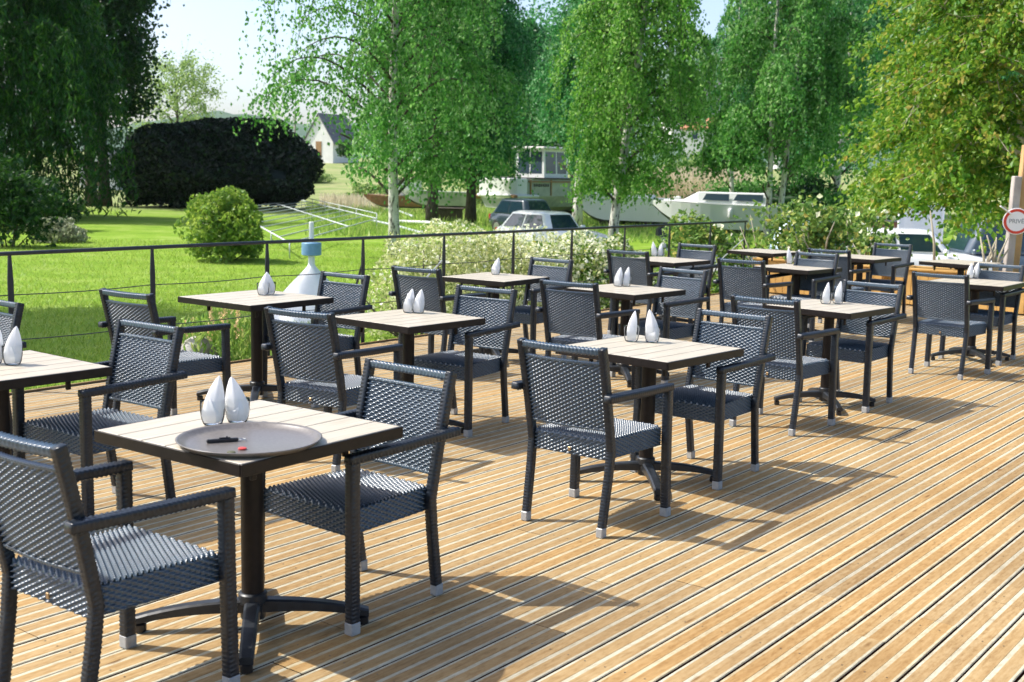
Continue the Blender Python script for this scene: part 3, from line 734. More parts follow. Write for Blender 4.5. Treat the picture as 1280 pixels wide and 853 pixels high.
me.name = 'lettering'; me.materials.clear(); me.materials.append(M['sign_ink']); o = link(bpy.data.objects.new('lettering', me), sg); o.rotation_euler = (PI / 2, 0, 0); o.location = (0, -.0055, 0)
m = MB(); m.beam(tuple(Pb - Ps + np.array([0, -.08, 0])), (-.07, -.022, .09), .04, .016, ch=.004); m.build('bracket_arm', M['white_paint'], sg)

# ================================================================== LAWN OBJECTS
# buoy
d_ = 16.8; P = colm(389.5, d_, -.7); gzv = g1(P[0], P[1])
by = empty('cone_buoy', (P[0], P[1], gzv), 0, 'white cone marker with a blue drum and white pipe on top, standing on the lawn', 'buoy')
k_ = d_ / F_PX
def zz(v): return CAM_H - (v - 207.4) * k_ - gzv
m = MB(); m.lathe([(.70, 0), (.715, .02), (.70, .05), (.056, zz(332)), (.046, zz(329)), (.046, zz(318))], 40); m.build('cone', M['white_paint'], by, True, angle=35)
m = MB(); m.lathe([(.12, zz(318.5)), (.138, zz(317.5)), (.138, zz(303.5)), (.13, zz(302.5)), (.03, zz(302))], 32); m.build('drum', M['blue_paint'], by, True, angle=35)
m = MB(); m.lathe([(.034, zz(303)), (.034, zz(277.5)), (.028, zz(276.8))], 16); m.build('pipe', M['white_paint'], by, True, angle=35)

# folded frame lying on legs
zf = -.55
c1, c2, c3 = at(377, 250.5, zf), at(471, 273.5, zf), at(362, 304, zf)
c4 = c1 + (c3 - c2); 
fr0 = empty('lattice_frame', tuple((c1 + c3) / 2 * np.array([1, 1, 0]) + np.array([0, 0, g1(*((c1 + c3) / 2)[:2])])), 0, 'flat lattice frame of pale metal tubes lying on low legs on the lawn', 'frame')
o0 = np.array(fr0.location)
def rel(p): return np.asarray(p) - o0
m = MB()
for q in (0, .42, 1): m.tube([rel(c1 + (c4 - c1) * q), rel(c2 + (c3 - c2) * q)], .028, 8)
m.tube([rel(c1 + (0, 0, .22)), rel(c2 + (0, 0, .22))], .022, 8)
m.build('rail', M['alu'], fr0, True)
m = MB()
for q in np.linspace(0, 1, 10): m.tube([rel(c1 + (c2 - c1) * q), rel(c4 + (c3 - c4) * q)], .022, 6)
m.build('rung', M['alu'], fr0, True)
for q in np.linspace(0, 1, 6):
    for e in (0, 1):
        p = rel(c1 + (c2 - c1) * q + (c4 - c1) * e); gz_ = g1(*(p + o0)[:2]) - o0[2]
        m = MB(); m.tube([(p[0], p[1], gz_), (p[0], p[1], p[2] + (.22 if e == 0 else 0))], .02, 6); m.build('leg', M['alu'], fr0, True)
for (u0, v0, u1, v1, mt, lab, r_) in ((466, 276, 526, 291, 'alu', 'pale metal mast lying on the grass beside the lattice frame', .05), (482, 259, 517, 271, 'alu', 'short pale pole lying behind the birch trunk', .06),
        (500, 277, 566, 281, 'white_paint', 'long whitish pole lying on the grass right of the birch trunk', .07), (508, 258.5, 531, 253, 'grey_wood', 'grey timber log lying in front of the old boats', .12)):
    a = at(u0, v0, -.85); b = at(u1, v1, -.85); m = MB(); m.tube([a, a + (b - a) * .5 + (0, 0, .03), b], r_, 8)
    tag(m.build('lying_pole', M[mt], None, True, angle=40), lab, 'pole', 'poles lying on the grass')
# thin mast behind the hedge
P = colm(369, 95, -1); m = MB(); m.tube([(P[0], P[1], -1), (P[0], P[1], 5.8)], [.10, .07], 8); tag(m.build('utility_pole', M['grey_wood'], None, True, angle=40), 'thin grey pole rising behind the dark hedge', 'pole')

# rock
def rock(name, P, r, label, seed=1):
    q = np.random.default_rng(seed); n, k = 26, 16; V = []; 
    bumps = [(q.normal(size=3), q.uniform(.06, .2)) for _ in range(9)]
    for i in range(k + 1):
        for j in range(n):
            th, ph = PI * i / k, 2 * PI * j / n; d = np.array([math.sin(th) * math.cos(ph), math.sin(th) * math.sin(ph), math.cos(th)])
            f = 1 + sum(b * math.tanh(3 * (d @ (a / np.linalg.norm(a)) - .3)) for a, b in bumps) * .5; V.append(P + d * np.array(r) * f)
    F = [(i * n + j, (i + 1) * n + j, (i + 1) * n + (j + 1) % n, i * n + (j + 1) % n) for i in range(k) for j in range(n)]
    return tag(np_mesh(name, np.array(V), np.array(F), M['rock'], None, True), label, 'rock')
P = colm(243, 10.9, -.36); rock('boulder', np.array([P[0], P[1], -.20]), (.22, .22, .30), 'rounded grey boulder at the deck edge beside the spiky plant')

# ================================================================== FOLIAGE
def leaf_quads(C, size, aspect=.7, normal_bias=None, axis=None, axis_jit=.6):
    """diamond leaves: C centres (n,3)"""
    n = len(C)
    if axis is None: T = rng.normal(size=(n, 3))
    else: T = np.asarray(axis) + rng.normal(size=(n, 3)) * axis_jit
    T /= np.linalg.norm(T, axis=1)[:, None] + 1e-9
    N = rng.normal(size=(n, 3))
    if normal_bias is not None: N = N + np.asarray(normal_bias)
    B = np.cross(N, T); B /= np.linalg.norm(B, axis=1)[:, None] + 1e-9
    N = np.cross(T, B)
    s = np.asarray(size).reshape(-1, 1) * np.ones((n, 1)) / 2
    fold = N * s * .25
    V = np.stack([C - T * s, C + B * s * aspect + fold, C + T * s, C - B * s * aspect + fold], 1).reshape(-1, 3)
    F = np.arange(n * 4).reshape(-1, 4)
    return V, F
def foliage(name, C, size, m, parent, aspect=.7, axis=None, axis_jit=.6, nb=None, rn=None):
    V, F = leaf_quads(C, size, aspect, nb, axis, axis_jit)
    r = rng.random(len(C)) if rn is None else rn
    return np_mesh(name, V, F, m, parent, False, rnd=np.repeat(r, 4))
def clump_noise(P, k=14, seed=0, freq=1.0):
    q = np.random.default_rng(seed); s = np.zeros(len(P))
    for _ in range(k):
        w = q.normal(size=3) * freq; s += np.sin(P @ w + q.uniform(0, 6.28))
    return s / math.sqrt(k)

def tree(name, base, H, R, zb, label, leaf, bark, kind='birch', limbs=26, twigs=34, lper=24, leafsize=.11, r0=.14, lean=(0, 0), seed=1, group=None, cat='tree',
         strand=(.8, 2.4), top_thin=1.0, stems=1, squash=1.0, cut=None, aspect=.7, tipdroop=.5, floor=None, side=None):
    q = np.random.default_rng(seed); b = np.asarray(base, float)
    root = empty(name, tuple(b), 0, label, cat, group)
    br = MB(); trunks = []
    for s_ in range(stems):
        off = np.array([(s_ - (stems - 1) / 2) * .5, 0.25 * s_, 0]); ln = np.array([lean[0] + (s_ - (stems - 1) / 2) * 1.2, lean[1], 0])
        zs = np.linspace(0, 1, 14)
        path = np.stack([off[0] + ln[0] * zs ** 1.3 + .12 * np.sin(zs * 5 + seed), off[1] + ln[1] * zs ** 1.3 + .10 * np.sin(zs * 4 + seed * 2), zs * H], 1)
        path[0, 2] = -.15
        rad = r0 * (1 - zs) ** .8 * (1 + .35 * np.exp(-zs * 30)) + .015
        t_ = MB(); t_.tube(path, rad, 12); t_.build('trunk', bark, root, True); trunks.append(path)
    C, AX, RN = [], [], []
    ga = q.uniform(0, 6.28)
    for i in range(limbs):
        path = trunks[i % stems]
        hf = zb + (H - zb) * (((i + .5) / limbs) ** 0.95)
        lo = max(.12, (hf - zb * .55 if kind in ('birch', 'willow') else hf) / H); 
        o = np.array([np.interp(lo * H, path[:, 2], path[:, a]) for a in range(3)])
        rel_h = (hf - zb) / (H - zb)
        if kind == 'horn': rr = R * (1 - rel_h ** 1.6) ** .6 * (.8 + .35 * q.random())
        elif kind == 'round': rr = R * math.sqrt(max(.05, 1 - (rel_h * 1.7 - .75) ** 2 / 1.1)) * (.75 + .4 * q.random())
        else: rr = R * (.66 + .34 * math.sin(PI * min(1, rel_h * 1.05 + .10))) * (1 - .5 * max(0, rel_h - .7) / .3) * (.42 + .72 * q.random())
        az = ga + i * 2.39996 + q.normal() * .2
        dirv = np.array([math.cos(az), math.sin(az) * squash, 0])
        rise = {'birch': .55, 'willow': .5, 'horn': .30, 'round': .55}[kind] * rr * (1.1 - .4 * rel_h)
        tt = np.linspace(0, 1, 10); dz = rise * np.sin(tt * PI * .62) - tipdroop * rr * .55 * tt ** 2.2 * (1 if kind != 'round' else .25)
        wob = np.array([-dirv[1], dirv[0], 0]); ws = q.normal() * .12 * rr
        pts = o + tt[:, None] * dirv * rr + dz[:, None] * np.array([0, 0, 1]) + (np.sin(tt * PI) * ws)[:, None] * wob
        lr = r0 * .30 * (1 - rel_h * .6)
        n_ok = 10
        if floor is not None:
            for k in range(4, 10):
                if pts[k][2] < floor + .2 + (0 if side is None else side[1] * float(smooth((side[0] - pts[k][0]) / .9))) and pts[k][2] < pts[k - 1][2] + .12: n_ok = k; break
        br.tube(pts[:n_ok], (lr * (1 - tt) ** .9 + .008)[:n_ok], 6)
        dens = 1 if kind != 'birch' else q.choice([.35, .8, 1.1, 1.5])
        nt = max(4, int(dens * twigs * (rr / R + .25) / 1.2 * (top_thin if rel_h > .55 else 1)))
        for k in range(nt):
            f = q.uniform(.03 if kind == 'birch' else .18, 1.0) ** .75; p0 = np.array([np.interp(f, tt, pts[:, a]) for a in range(3)])
            Ls = q.uniform(*strand) * (.75 + .5 * f)
            az2 = az + q.normal() * (.9 if kind != 'horn' else .75); d2 = np.array([math.cos(az2), math.sin(az2), 0])
            n = max(5, int(lper * Ls / np.mean(strand))); g_ = np.sort(q.random(n))[:, None]
            if kind in ('birch', 'willow'):
                sp_ = .35 if kind == 'birch' else .18
                st = p0 + d2 * (Ls * sp_ * (1 - (1 - g_) ** 2)) + np.array([0, 0, -1]) * Ls * g_ ** (1.25)
                st = st + np.array([0, 0, 1]) * Ls * .12 * np.sin(g_ * PI)
                axis = np.array([0, 0, -1.0]); jit = .075 if kind == 'birch' else .10
            elif kind == 'horn':
                st = p0 + d2 * Ls * g_ + np.array([0, 0, -1]) * Ls * .38 * g_ ** 1.6
                axis = d2 * .6 + np.array([0, 0, -.7]); jit = .075
            else:
                up_ = q.normal() * .6 + .15; st = p0 + d2 * Ls * g_ + np.array([0, 0, up_]) * Ls * g_
                axis = np.array([0, 0, -.4]); jit = .16 * Ls
            st = st + q.normal(size=(n, 3)) * jit
            C.append(st); AX.append(np.broadcast_to(axis, (n, 3)))
            RN.append(np.clip(q.normal(.48, .17) + q.normal(size=n) * .22, 0, 1) if kind != 'horn' else np.clip(q.random(n) * .55 + .45 * (q.random() < .55) * q.random(n) , 0, 1))
            if k % 5 == 0 and kind != 'willow':
                e = st[[0, n // 2, n - 1]]
                fl_ = -9 if floor is None else floor + .35 + (0 if side is None else side[1] * float(smooth((side[0] - e[2][0]) / .9)))
                if e[2][2] > fl_ + .1: br.tube(np.concatenate([[p0], e]), [.012, .009, .006, .004], 4)
    C = np.concatenate(C); AX = np.concatenate(AX); RN = np.concatenate(RN)
    if cut is not None:
        kp = cut(C + b); C, AX, RN = C[kp], AX[kp], RN[kp]
    if floor is not None:
        az_ = np.arctan2(C[:, 1], C[:, 0]); kp = C[:, 2] > floor + (0 if side is None else side[1] * smooth((side[0] - C[:, 0]) / .9)) + .28 * np.sin(az_ * 5 + seed) + .22 * np.sin(az_ * 11 + seed * 3) + .25 * q.normal(size=len(C)); C, AX, RN = C[kp], AX[kp], RN[kp]
    kp = C[:, 2] > .25; C, AX, RN = C[kp], AX[kp], RN[kp]
    br.build('branches', M['bark'] if kind != 'horn' else M['pale_twig'], root, True)
    sz = leafsize * (.65 + .7 * q.random(len(C)))
    foliage('crown', C, sz, leaf, root, aspect, AX, .55, None, RN)
    return root

def bush(name, base, rad, label, leaf, n=6000, leafsize=.08, seed=1, group=None, lump=.25, shell=.45, stem_mat=None, blossoms=None, cat='shrub', flat=.0, core=False, stems=7, aspect=.65, zmin=.03, axis=None):
    q = np.random.default_rng(seed); b = np.asarray(base, float); rx, ry, h = rad
    root = empty(name, tuple(b), 0, label, cat, group)
    def pts(n, sh):
        D = q.normal(size=(n, 3)); D /= np.linalg.norm(D, axis=1)[:, None]; D[:, 2] = np.where(D[:, 2] < -.66, -D[:, 2], D[:, 2])
        lm = 1 + lump * clump_noise(D * 3.2, 10, seed) * .6 + lump * .5 * clump_noise(D * 8, 10, seed + 5) * .5
        t_ = (1 - sh * q.random(n) ** 1.6)
        P = D * (lm * t_)[:, None] * np.array([rx, ry, h * .62]) + np.array([0, 0, h * .42]); return P
    C = pts(n, shell); C = C[C[:, 2] > zmin]
    # push clumps: reject to open gaps
    kp = clump_noise(C * (6.0 / max(rx, h)), 12, seed + 9) > -1.15; C = C[kp]
    foliage('leaves', C, leafsize * (.6 + .8 * q.random(len(C))), leaf, root, aspect, axis)
    if blossoms:
        B = pts(blossoms[1], .22); B = B[B[:, 2] > h * .15]
        B = B[clump_noise(B * (5.0 / max(rx, h)), 12, seed + 19) > -.5]
        foliage('blossoms', B, blossoms[2] * (.6 + .8 * q.random(len(B))), blossoms[0], root, .95)
    m = MB()
    for k in range(stems):
        e = pts(1, .3)[0]; o = np.array([e[0] * .2, e[1] * .2, -.05]); m.tube([o, o * .5 + e * .5 + q.normal(size=3) * .04, e], [.02 * h ** .3, .014, .005], 5)
    m.build('stems', stem_mat or M['bark'], root, True)
    if core is not False:
        n_, k_ = 40, 20; V = []
        for i in range(k_ + 1):
            for j in range(n_):
                th, ph = PI * .74 * i / k_, 2 * PI * j / n_; d = np.array([math.sin(th) * math.cos(ph), math.sin(th) * math.sin(ph), math.cos(th)])
                V.append(d)
        V = np.array(V); lm = 1 + lump * clump_noise(V * 3.2, 10, seed) * .6 + lump * .5 * clump_noise(V * 8, 10, seed + 5) * .5
        V = V * (lm * core)[:, None] * np.array([rx, ry, h * .62]) + np.array([0, 0, h * .42]); V[:, 2] = np.maximum(V[:, 2], 0)
        F = [(i * n_ + j, (i + 1) * n_ + j, (i + 1) * n_ + (j + 1) % n_, i * n_ + (j + 1) % n_) for i in range(k_) for j in range(n_)]
        np_mesh('inner_growth', V, np.array(F), leaf, root, True, rnd=np.full(len(V), .2))
    return root
def gp(u, d):
    P = colm(u, d, -1); P[2] = g1(P[0], P[1]); P2 = colm(u, d, P[2]); P2[2] = g1(P2[0], P2[1]); return P2

# birches
BG = 'birch trees'
tree('birch_tree', gp(493, 36), 14.5, 3.9, 3.0, 'nearest weeping birch with a white trunk left of the old boats', M['lf_birch'], M['birch_bark'], limbs=56, twigs=50, lper=28, leafsize=.115, r0=.15, seed=3, group=BG, lean=(.1, .2), floor=2.15, strand=(1.0, 3.0), side=(-1.0, 1.7))
tree('birch_tree', gp(768, 40), 14, 2.3, 2.0, 'bright green weeping birch with a leaning white trunk in front of the speedboat', M['lf_bright'], M['birch_bark'], limbs=54, twigs=48, lper=28, leafsize=.12, r0=.15, seed=5, group=BG, lean=(1.3, .2), floor=2.2, strand=(1.0, 2.6))
tree('birch_tree', gp(717, 52), 14.5, 2.4, 2.0, 'weeping birch with a grey trunk beside the bow of the speedboat', M['lf_birch_far'], M['birch_bark'], limbs=42, twigs=46, lper=28, leafsize=.14, r0=.2, lean=(1.2, 0), side=(.3, 2.2), seed=8, group=BG, floor=1.9, strand=(1.0, 3.0))
tree('birch_tree', gp(591, 60), 15, 2.8, 3.0, 'dark trunked birch standing at the bow of the houseboat', M['lf_birch_far'], M['bark'], limbs=44, twigs=48, lper=28, leafsize=.16, r0=.24, seed=11, group=BG, floor=2.5, strand=(1.2, 3.2))
tree('birch_tree', gp(541, 58), 15, 3.2, 2.8, 'birch with a short dark trunk in front of the grey boat hull', M['lf_birch'], M['bark'], limbs=42, twigs=46, lper=28, leafsize=.15, r0=.25, seed=12, group=BG, floor=2.6, strand=(1.2, 3.0))
tree('birch_tree', gp(962, 50), 14, 3.3, 3.4, 'twin stemmed birch behind the cabin cruiser', M['lf_birch'], M['birch_bark'], limbs=48, twigs=50, lper=28, leafsize=.15, r0=.12, lean=(.9, 0), seed=14, group=BG, floor=2.9, strand=(.9, 2.4), stems=2)
tree('birch_tree', gp(912, 64), 14, 1.7, 3.6, 'slim pale birch between the houses and the cabin cruiser', M['lf_birch_far'], M['birch_bark'], limbs=32, twigs=38, lper=26, leafsize=.15, r0=.11, seed=15, group=BG, floor=3.6, strand=(.9, 2.2))
tree('birch_tree', gp(1045, 62), 14, 4.2, 3.0, 'tall birch half hidden behind the brownish tree on the right', M['lf_birch_far'], M['birch_bark'], limbs=32, twigs=42, lper=26, leafsize=.17, r0=.2, seed=17, group=BG, floor=2.8, strand=(1.0, 2.6))
# denser trees behind
TG = 'broadleaf trees behind the birches'
tree('broadleaf_tree', gp(632, 92), 12.5, 3.8, 2.5, 'dark broadleaf tree behind the houseboat cabin', M['lf_birch_far'], M['bark'], 'round', 30, 40, 26, .30, .3, seed=21, group=TG, strand=(.8, 2.2))
tree('broadleaf_tree', gp(548, 100), 15.5, 4.6, 3.0, 'dark broadleaf tree behind the nearest birch', M['lf_birch_far'], M['bark'], 'round', 28, 38, 26, .30, .3, seed=22, group=TG, strand=(.8, 2.2))
tree('broadleaf_tree', gp(735, 98), 14, 4.4, 3.0, 'dark broadleaf tree behind the bright green birch', M['lf_birch_far'], M['bark'], 'round', 28, 38, 26, .30, .3, seed=23, group=TG, strand=(.8, 2.2))
tree('broadleaf_tree', gp(1010, 90), 15, 5.0, 2.6, 'dark broadleaf tree behind the twin stemmed birch', M['lf_birch_far'], M['bark'], 'round', 32, 42, 26, .30, .3, seed=24, group=TG, strand=(.8, 2.2))
tree('broadleaf_tree', gp(1150, 80), 17, 6.5, 2.0, 'dark broadleaf tree far behind the brownish tree', M['lf_birch_far'], M['bark'], 'round', 32, 42, 26, .30, .3, seed=25, group=TG, strand=(.8, 2.2))
# left trees
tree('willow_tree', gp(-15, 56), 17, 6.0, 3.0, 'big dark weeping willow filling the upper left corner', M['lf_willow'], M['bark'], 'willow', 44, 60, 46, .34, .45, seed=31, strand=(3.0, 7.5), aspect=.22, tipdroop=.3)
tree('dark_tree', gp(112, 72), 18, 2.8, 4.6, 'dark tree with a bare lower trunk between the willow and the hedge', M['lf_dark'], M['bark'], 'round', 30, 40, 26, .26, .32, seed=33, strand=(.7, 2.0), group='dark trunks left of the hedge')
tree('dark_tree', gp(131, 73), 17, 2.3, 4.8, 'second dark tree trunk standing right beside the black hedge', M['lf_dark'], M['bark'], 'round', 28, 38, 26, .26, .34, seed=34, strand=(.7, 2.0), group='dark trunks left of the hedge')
tree('light_tree', gp(222, 112), 11.0, 3.6, 3.6, 'thin light green tree against the sky behind the black hedge', M['lf_lightree'], M['bark'], 'round', 22, 22, 16, .22, .2, seed=36, strand=(.6, 1.7))
# tree standing off to the left whose shade lies across the lawn
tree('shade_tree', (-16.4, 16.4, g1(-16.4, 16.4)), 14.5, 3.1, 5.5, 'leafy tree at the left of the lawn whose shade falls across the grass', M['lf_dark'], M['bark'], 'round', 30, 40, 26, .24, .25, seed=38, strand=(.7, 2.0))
# brownish tree on the right
tree('hornbeam_tree', gp(1305, 22.0), 9.0, 3.6, .9, 'big brownish green tree with drooping sprays on the right', M['lf_horn'], M['bark'], 'horn', 96, 54, 32, .10, .20, seed=41, strand=(.5, 1.2), tipdroop=.75, floor=1.75)

# hedge and shrubs
bush('yew_hedge', gp(268, 73), (6.2, 3.2, 5.0), 'huge rounded nearly black yew hedge at the back of the lawn', M['lf_hedge'], 42000, .26, 51, lump=.20, shell=.30, cat='hedge', core=.86, stems=4)
bush('round_shrub', gp(280, 33.5), (1.16, 1.08, 1.72), 'round yellow green shrub standing on the lawn before the hedge', M['lf_shrub'], 7500, .13, 57, lump=.26, shell=.6, core=.62)
bush('low_silver_plant', gp(70, 40), (1.05, .8, .75), 'low mound of silvery plants on the lawn at left', M['lf_silver'], 2600, .13, 53, lump=.3)
bush('left_shrub', gp(12, 37), (1.4, 1.2, 2.6), 'loose green shrub at the left edge under the willow', M['lf_dark'], 4200, .16, 54, lump=.4, shell=.8)
bush('undergrowth', gp(28, 46), (2.0, 1.4, 1.9), 'dark green undergrowth below the willow curtain', M['lf_dark'], 6000, .2, 55, lump=.35, shell=.6)
WG = 'pale shrubs along the railing'
def fbush(u, off, rad, label, leaf, n, ls, seed, bl=None, name='flowering_shrub', group=WG):
    lo, hi = 2.0, 22.0
    for _ in range(50):
        m_ = (lo + hi) / 2; p = deck(S_EDGE - off, m_); q_ = ray(u, 300)
        if p[0] / p[1] < q_[0] / q_[1]: lo = m_
        else: hi = m_
    p = deck(S_EDGE - off, lo); bush(name, (p[0], p[1], g1(p[0], p[1])), rad, label, leaf, n, ls, seed, group, .3, .6, M['bark'], bl)
fbush(528, 1.5, (.75, .7, 1.20), 'pale yellow green feathery shrub left of the single-napkin table', M['lf_pale'], 4200, .050, 61, (M['lf_white'], 700, .04), 'feathery_shrub')
fbush(585, 1.5, (.90, .8, 1.35), 'pale feathery shrub behind the single-napkin table', M['lf_pale'], 5200, .050, 62, (M['lf_white'], 1200, .04), 'feathery_shrub')
fbush(645, 1.4, (1.0, .85, 1.20), 'cream blossoming shrub in front of the white car', M['lf_pale'], 4800, .055, 63, (M['lf_white'], 2600, .045))
fbush(712, 1.2, (1.05, .8, 1.20), 'white blossoming shrub with dark green leaves below the rail', M['lf_rose'], 4800, .06, 64, (M['lf_white'], 3600, .05))
fbush(762, 1.0, (.7, .6, 1.10), 'low white blossoming shrub beside the distant dark chair', M['lf_rose'], 3600, .06, 65, (M['lf_white'], 2000, .045))
fbush(880, .9, (.75, .6, 1.35), 'green rose bush at the end of the railing', M['lf_rose'], 3600, .085, 66, (M['lf_white'], 90, .09), 'rose_bush', 'rose bushes at the deck end')
for i, (s, r, rad, n, lab) in enumerate((
        (-7.6, 16.7, (.75, .55, 1.55), 2300, 'tall rose bush behind the topmost left table'), (-6.9, 16.1, (.6, .3, .80), 1300, 'rose bush growing in the left planter'),
        (-6.75, 17.3, (.55, .5, 1.5), 1500, 'tall loose rose bush in front of the pale blue car'),
        (-6.15, 16.1, (.35, .25, .45), 500, 'small rose bush at the planter gap'))):
    p = deck(s, r); inpl = r < R_END; z = .43 if inpl else g1(p[0], p[1])
    bush('rose_bush', (p[0], p[1], z), (rad[0], rad[1], rad[2] if inpl else rad[2] + .15), lab, M['lf_rose'], n, .085, 70 + i, 'rose bushes at the deck end', .45, .85, M['pale_twig'], (M['lf_white'], 40, .08), stems=12)
# bare cut stems in the right planter
for i, u in enumerate((1231, 1243, 1168)):
    P = colm(u, 15.75, .45); m = MB()
    for k in range(5 if i < 2 else 1):
        q = rng.normal(size=3) * .05; hgt = .25 + rng.random() * .32 if i < 2 else .85
        m.tube([(P[0], P[1], .42), (P[0] + q[0] * .6, P[1] + q[1] * .5, .42 + hgt * .5), (P[0] + q[0] * 2, P[1] + q[1], .42 + hgt)], [.022, .016, .008], 6)
    tag(m.build('bare_stem', M['pale_twig'], None, True), ['pale bare stems left of the sign posts in the right planter', 'cut pale stems close to the grey sign post', 'single thin pale stem in front of the hatchback'][i], 'plant', 'bare stems in the right planter')
# spiky plant at the deck edge
P = colm(280, 11.0, -.36); sp_root = empty('spiky_plant', (P[0], P[1], g1(P[0], P[1])), 0, 'green bushy plant with pale flower spikes beside the boulder', 'plant')
n = 1500; a = rng.uniform(0, 2 * PI, n); rr = .38 * np.sqrt(rng.random(n)); hh = rng.uniform(.05, .62, n)
C = np.stack([rr * np.cos(a) * 1.05, rr * np.sin(a), hh], 1); foliage('leaves', C, .09, M['lf_meadow'], sp_root, .28, np.array([0, 0, 1.0]), .5)
n = 26; a = rng.uniform(0, 2 * PI, n); rr = .40 * np.sqrt(rng.random(n))
for i in range(n):
    h0 = rng.uniform(.52, .82); CC = np.stack([rr[i] * math.cos(a[i]) + rng.normal(size=22) * .009, rr[i] * math.sin(a[i]) + rng.normal(size=22) * .009, h0 - np.linspace(0, .16, 22)], 1)
    foliage('flower_spike', CC, .028, M['lf_spike'], sp_root, .8)

# grass, tall grass, reeds
def blades(name, C, h, w, m, lean=.35):
    n = len(C); a = rng.uniform(0, 2 * PI, n); d = np.stack([np.cos(a), np.sin(a), np.zeros(n)], 1)
    h = np.asarray(h).reshape(-1, 1) * np.ones((n, 1)); tip = C + np.array([0, 0, 1]) * h + np.stack([rng.normal(size=n), rng.normal(size=n), np.zeros(n)], 1) * h * lean
    V = np.stack([C - d * w / 2, C + d * w / 2, tip + d * w * .12, tip - d * w * .12], 1).reshape(-1, 3)
    o = np_mesh(name, V, np.arange(n * 4).reshape(-1, 4), m, None, False, rnd=np.repeat(rng.random(n), 4)); return tag(o, kind='stuff')
n = 130000; d = 9.5 + 32 * rng.random(n) ** 1.15; x = (rng.random(n) * 1.0 - .50) * d * .86 - .6
s = NN[0] * x + NN[1] * d; r = DD[0] * x + DD[1] * d
kp = ((s < S_EDGE - 1.0) | (r > R_END + .3)); x, d = x[kp], d[kp]
C = np.stack([x, d, gz(x, d) - .005], 1)
o = blades('grass', C, (.022 + .034 * rng.random(len(C))) * (1 + .02 * d), .012, M['lf_grass'], .6); tag(o, 'short mown lawn grass beyond the railing', 'grass')
n = 26000; d = rng.uniform(46, 88, n); u = rng.uniform(380, 1060, n); x = (u - 640) / F_PX * d
kp = clump_noise(np.stack([x, d, d * 0], 1) * .35, 8, 3) > -.2 - (d - 46) / 60; x, d = x[kp], d[kp]
o = blades('tall_grass', np.stack([x, d, gz(x, d)], 1), .14 + .26 * rng.random(len(x)), .045, M['lf_meadow'], .3); tag(o, 'rough tall grass around the boats', 'grass')
n = 9000; d = rng.uniform(76, 90, n); u = np.concatenate([rng.uniform(800, 925, 7600), rng.uniform(398, 480, 1400)]); x = (u - 640) / F_PX * d
o = blades('reeds', np.stack([x, d, gz(x, d)], 1), np.where(u > 700, 1.0, .26) * (2.0 + 1.2 * rng.random(n)), .06, M['lf_reed'], .10); tag(o, 'bank of dry beige reeds behind the boats', 'reeds')

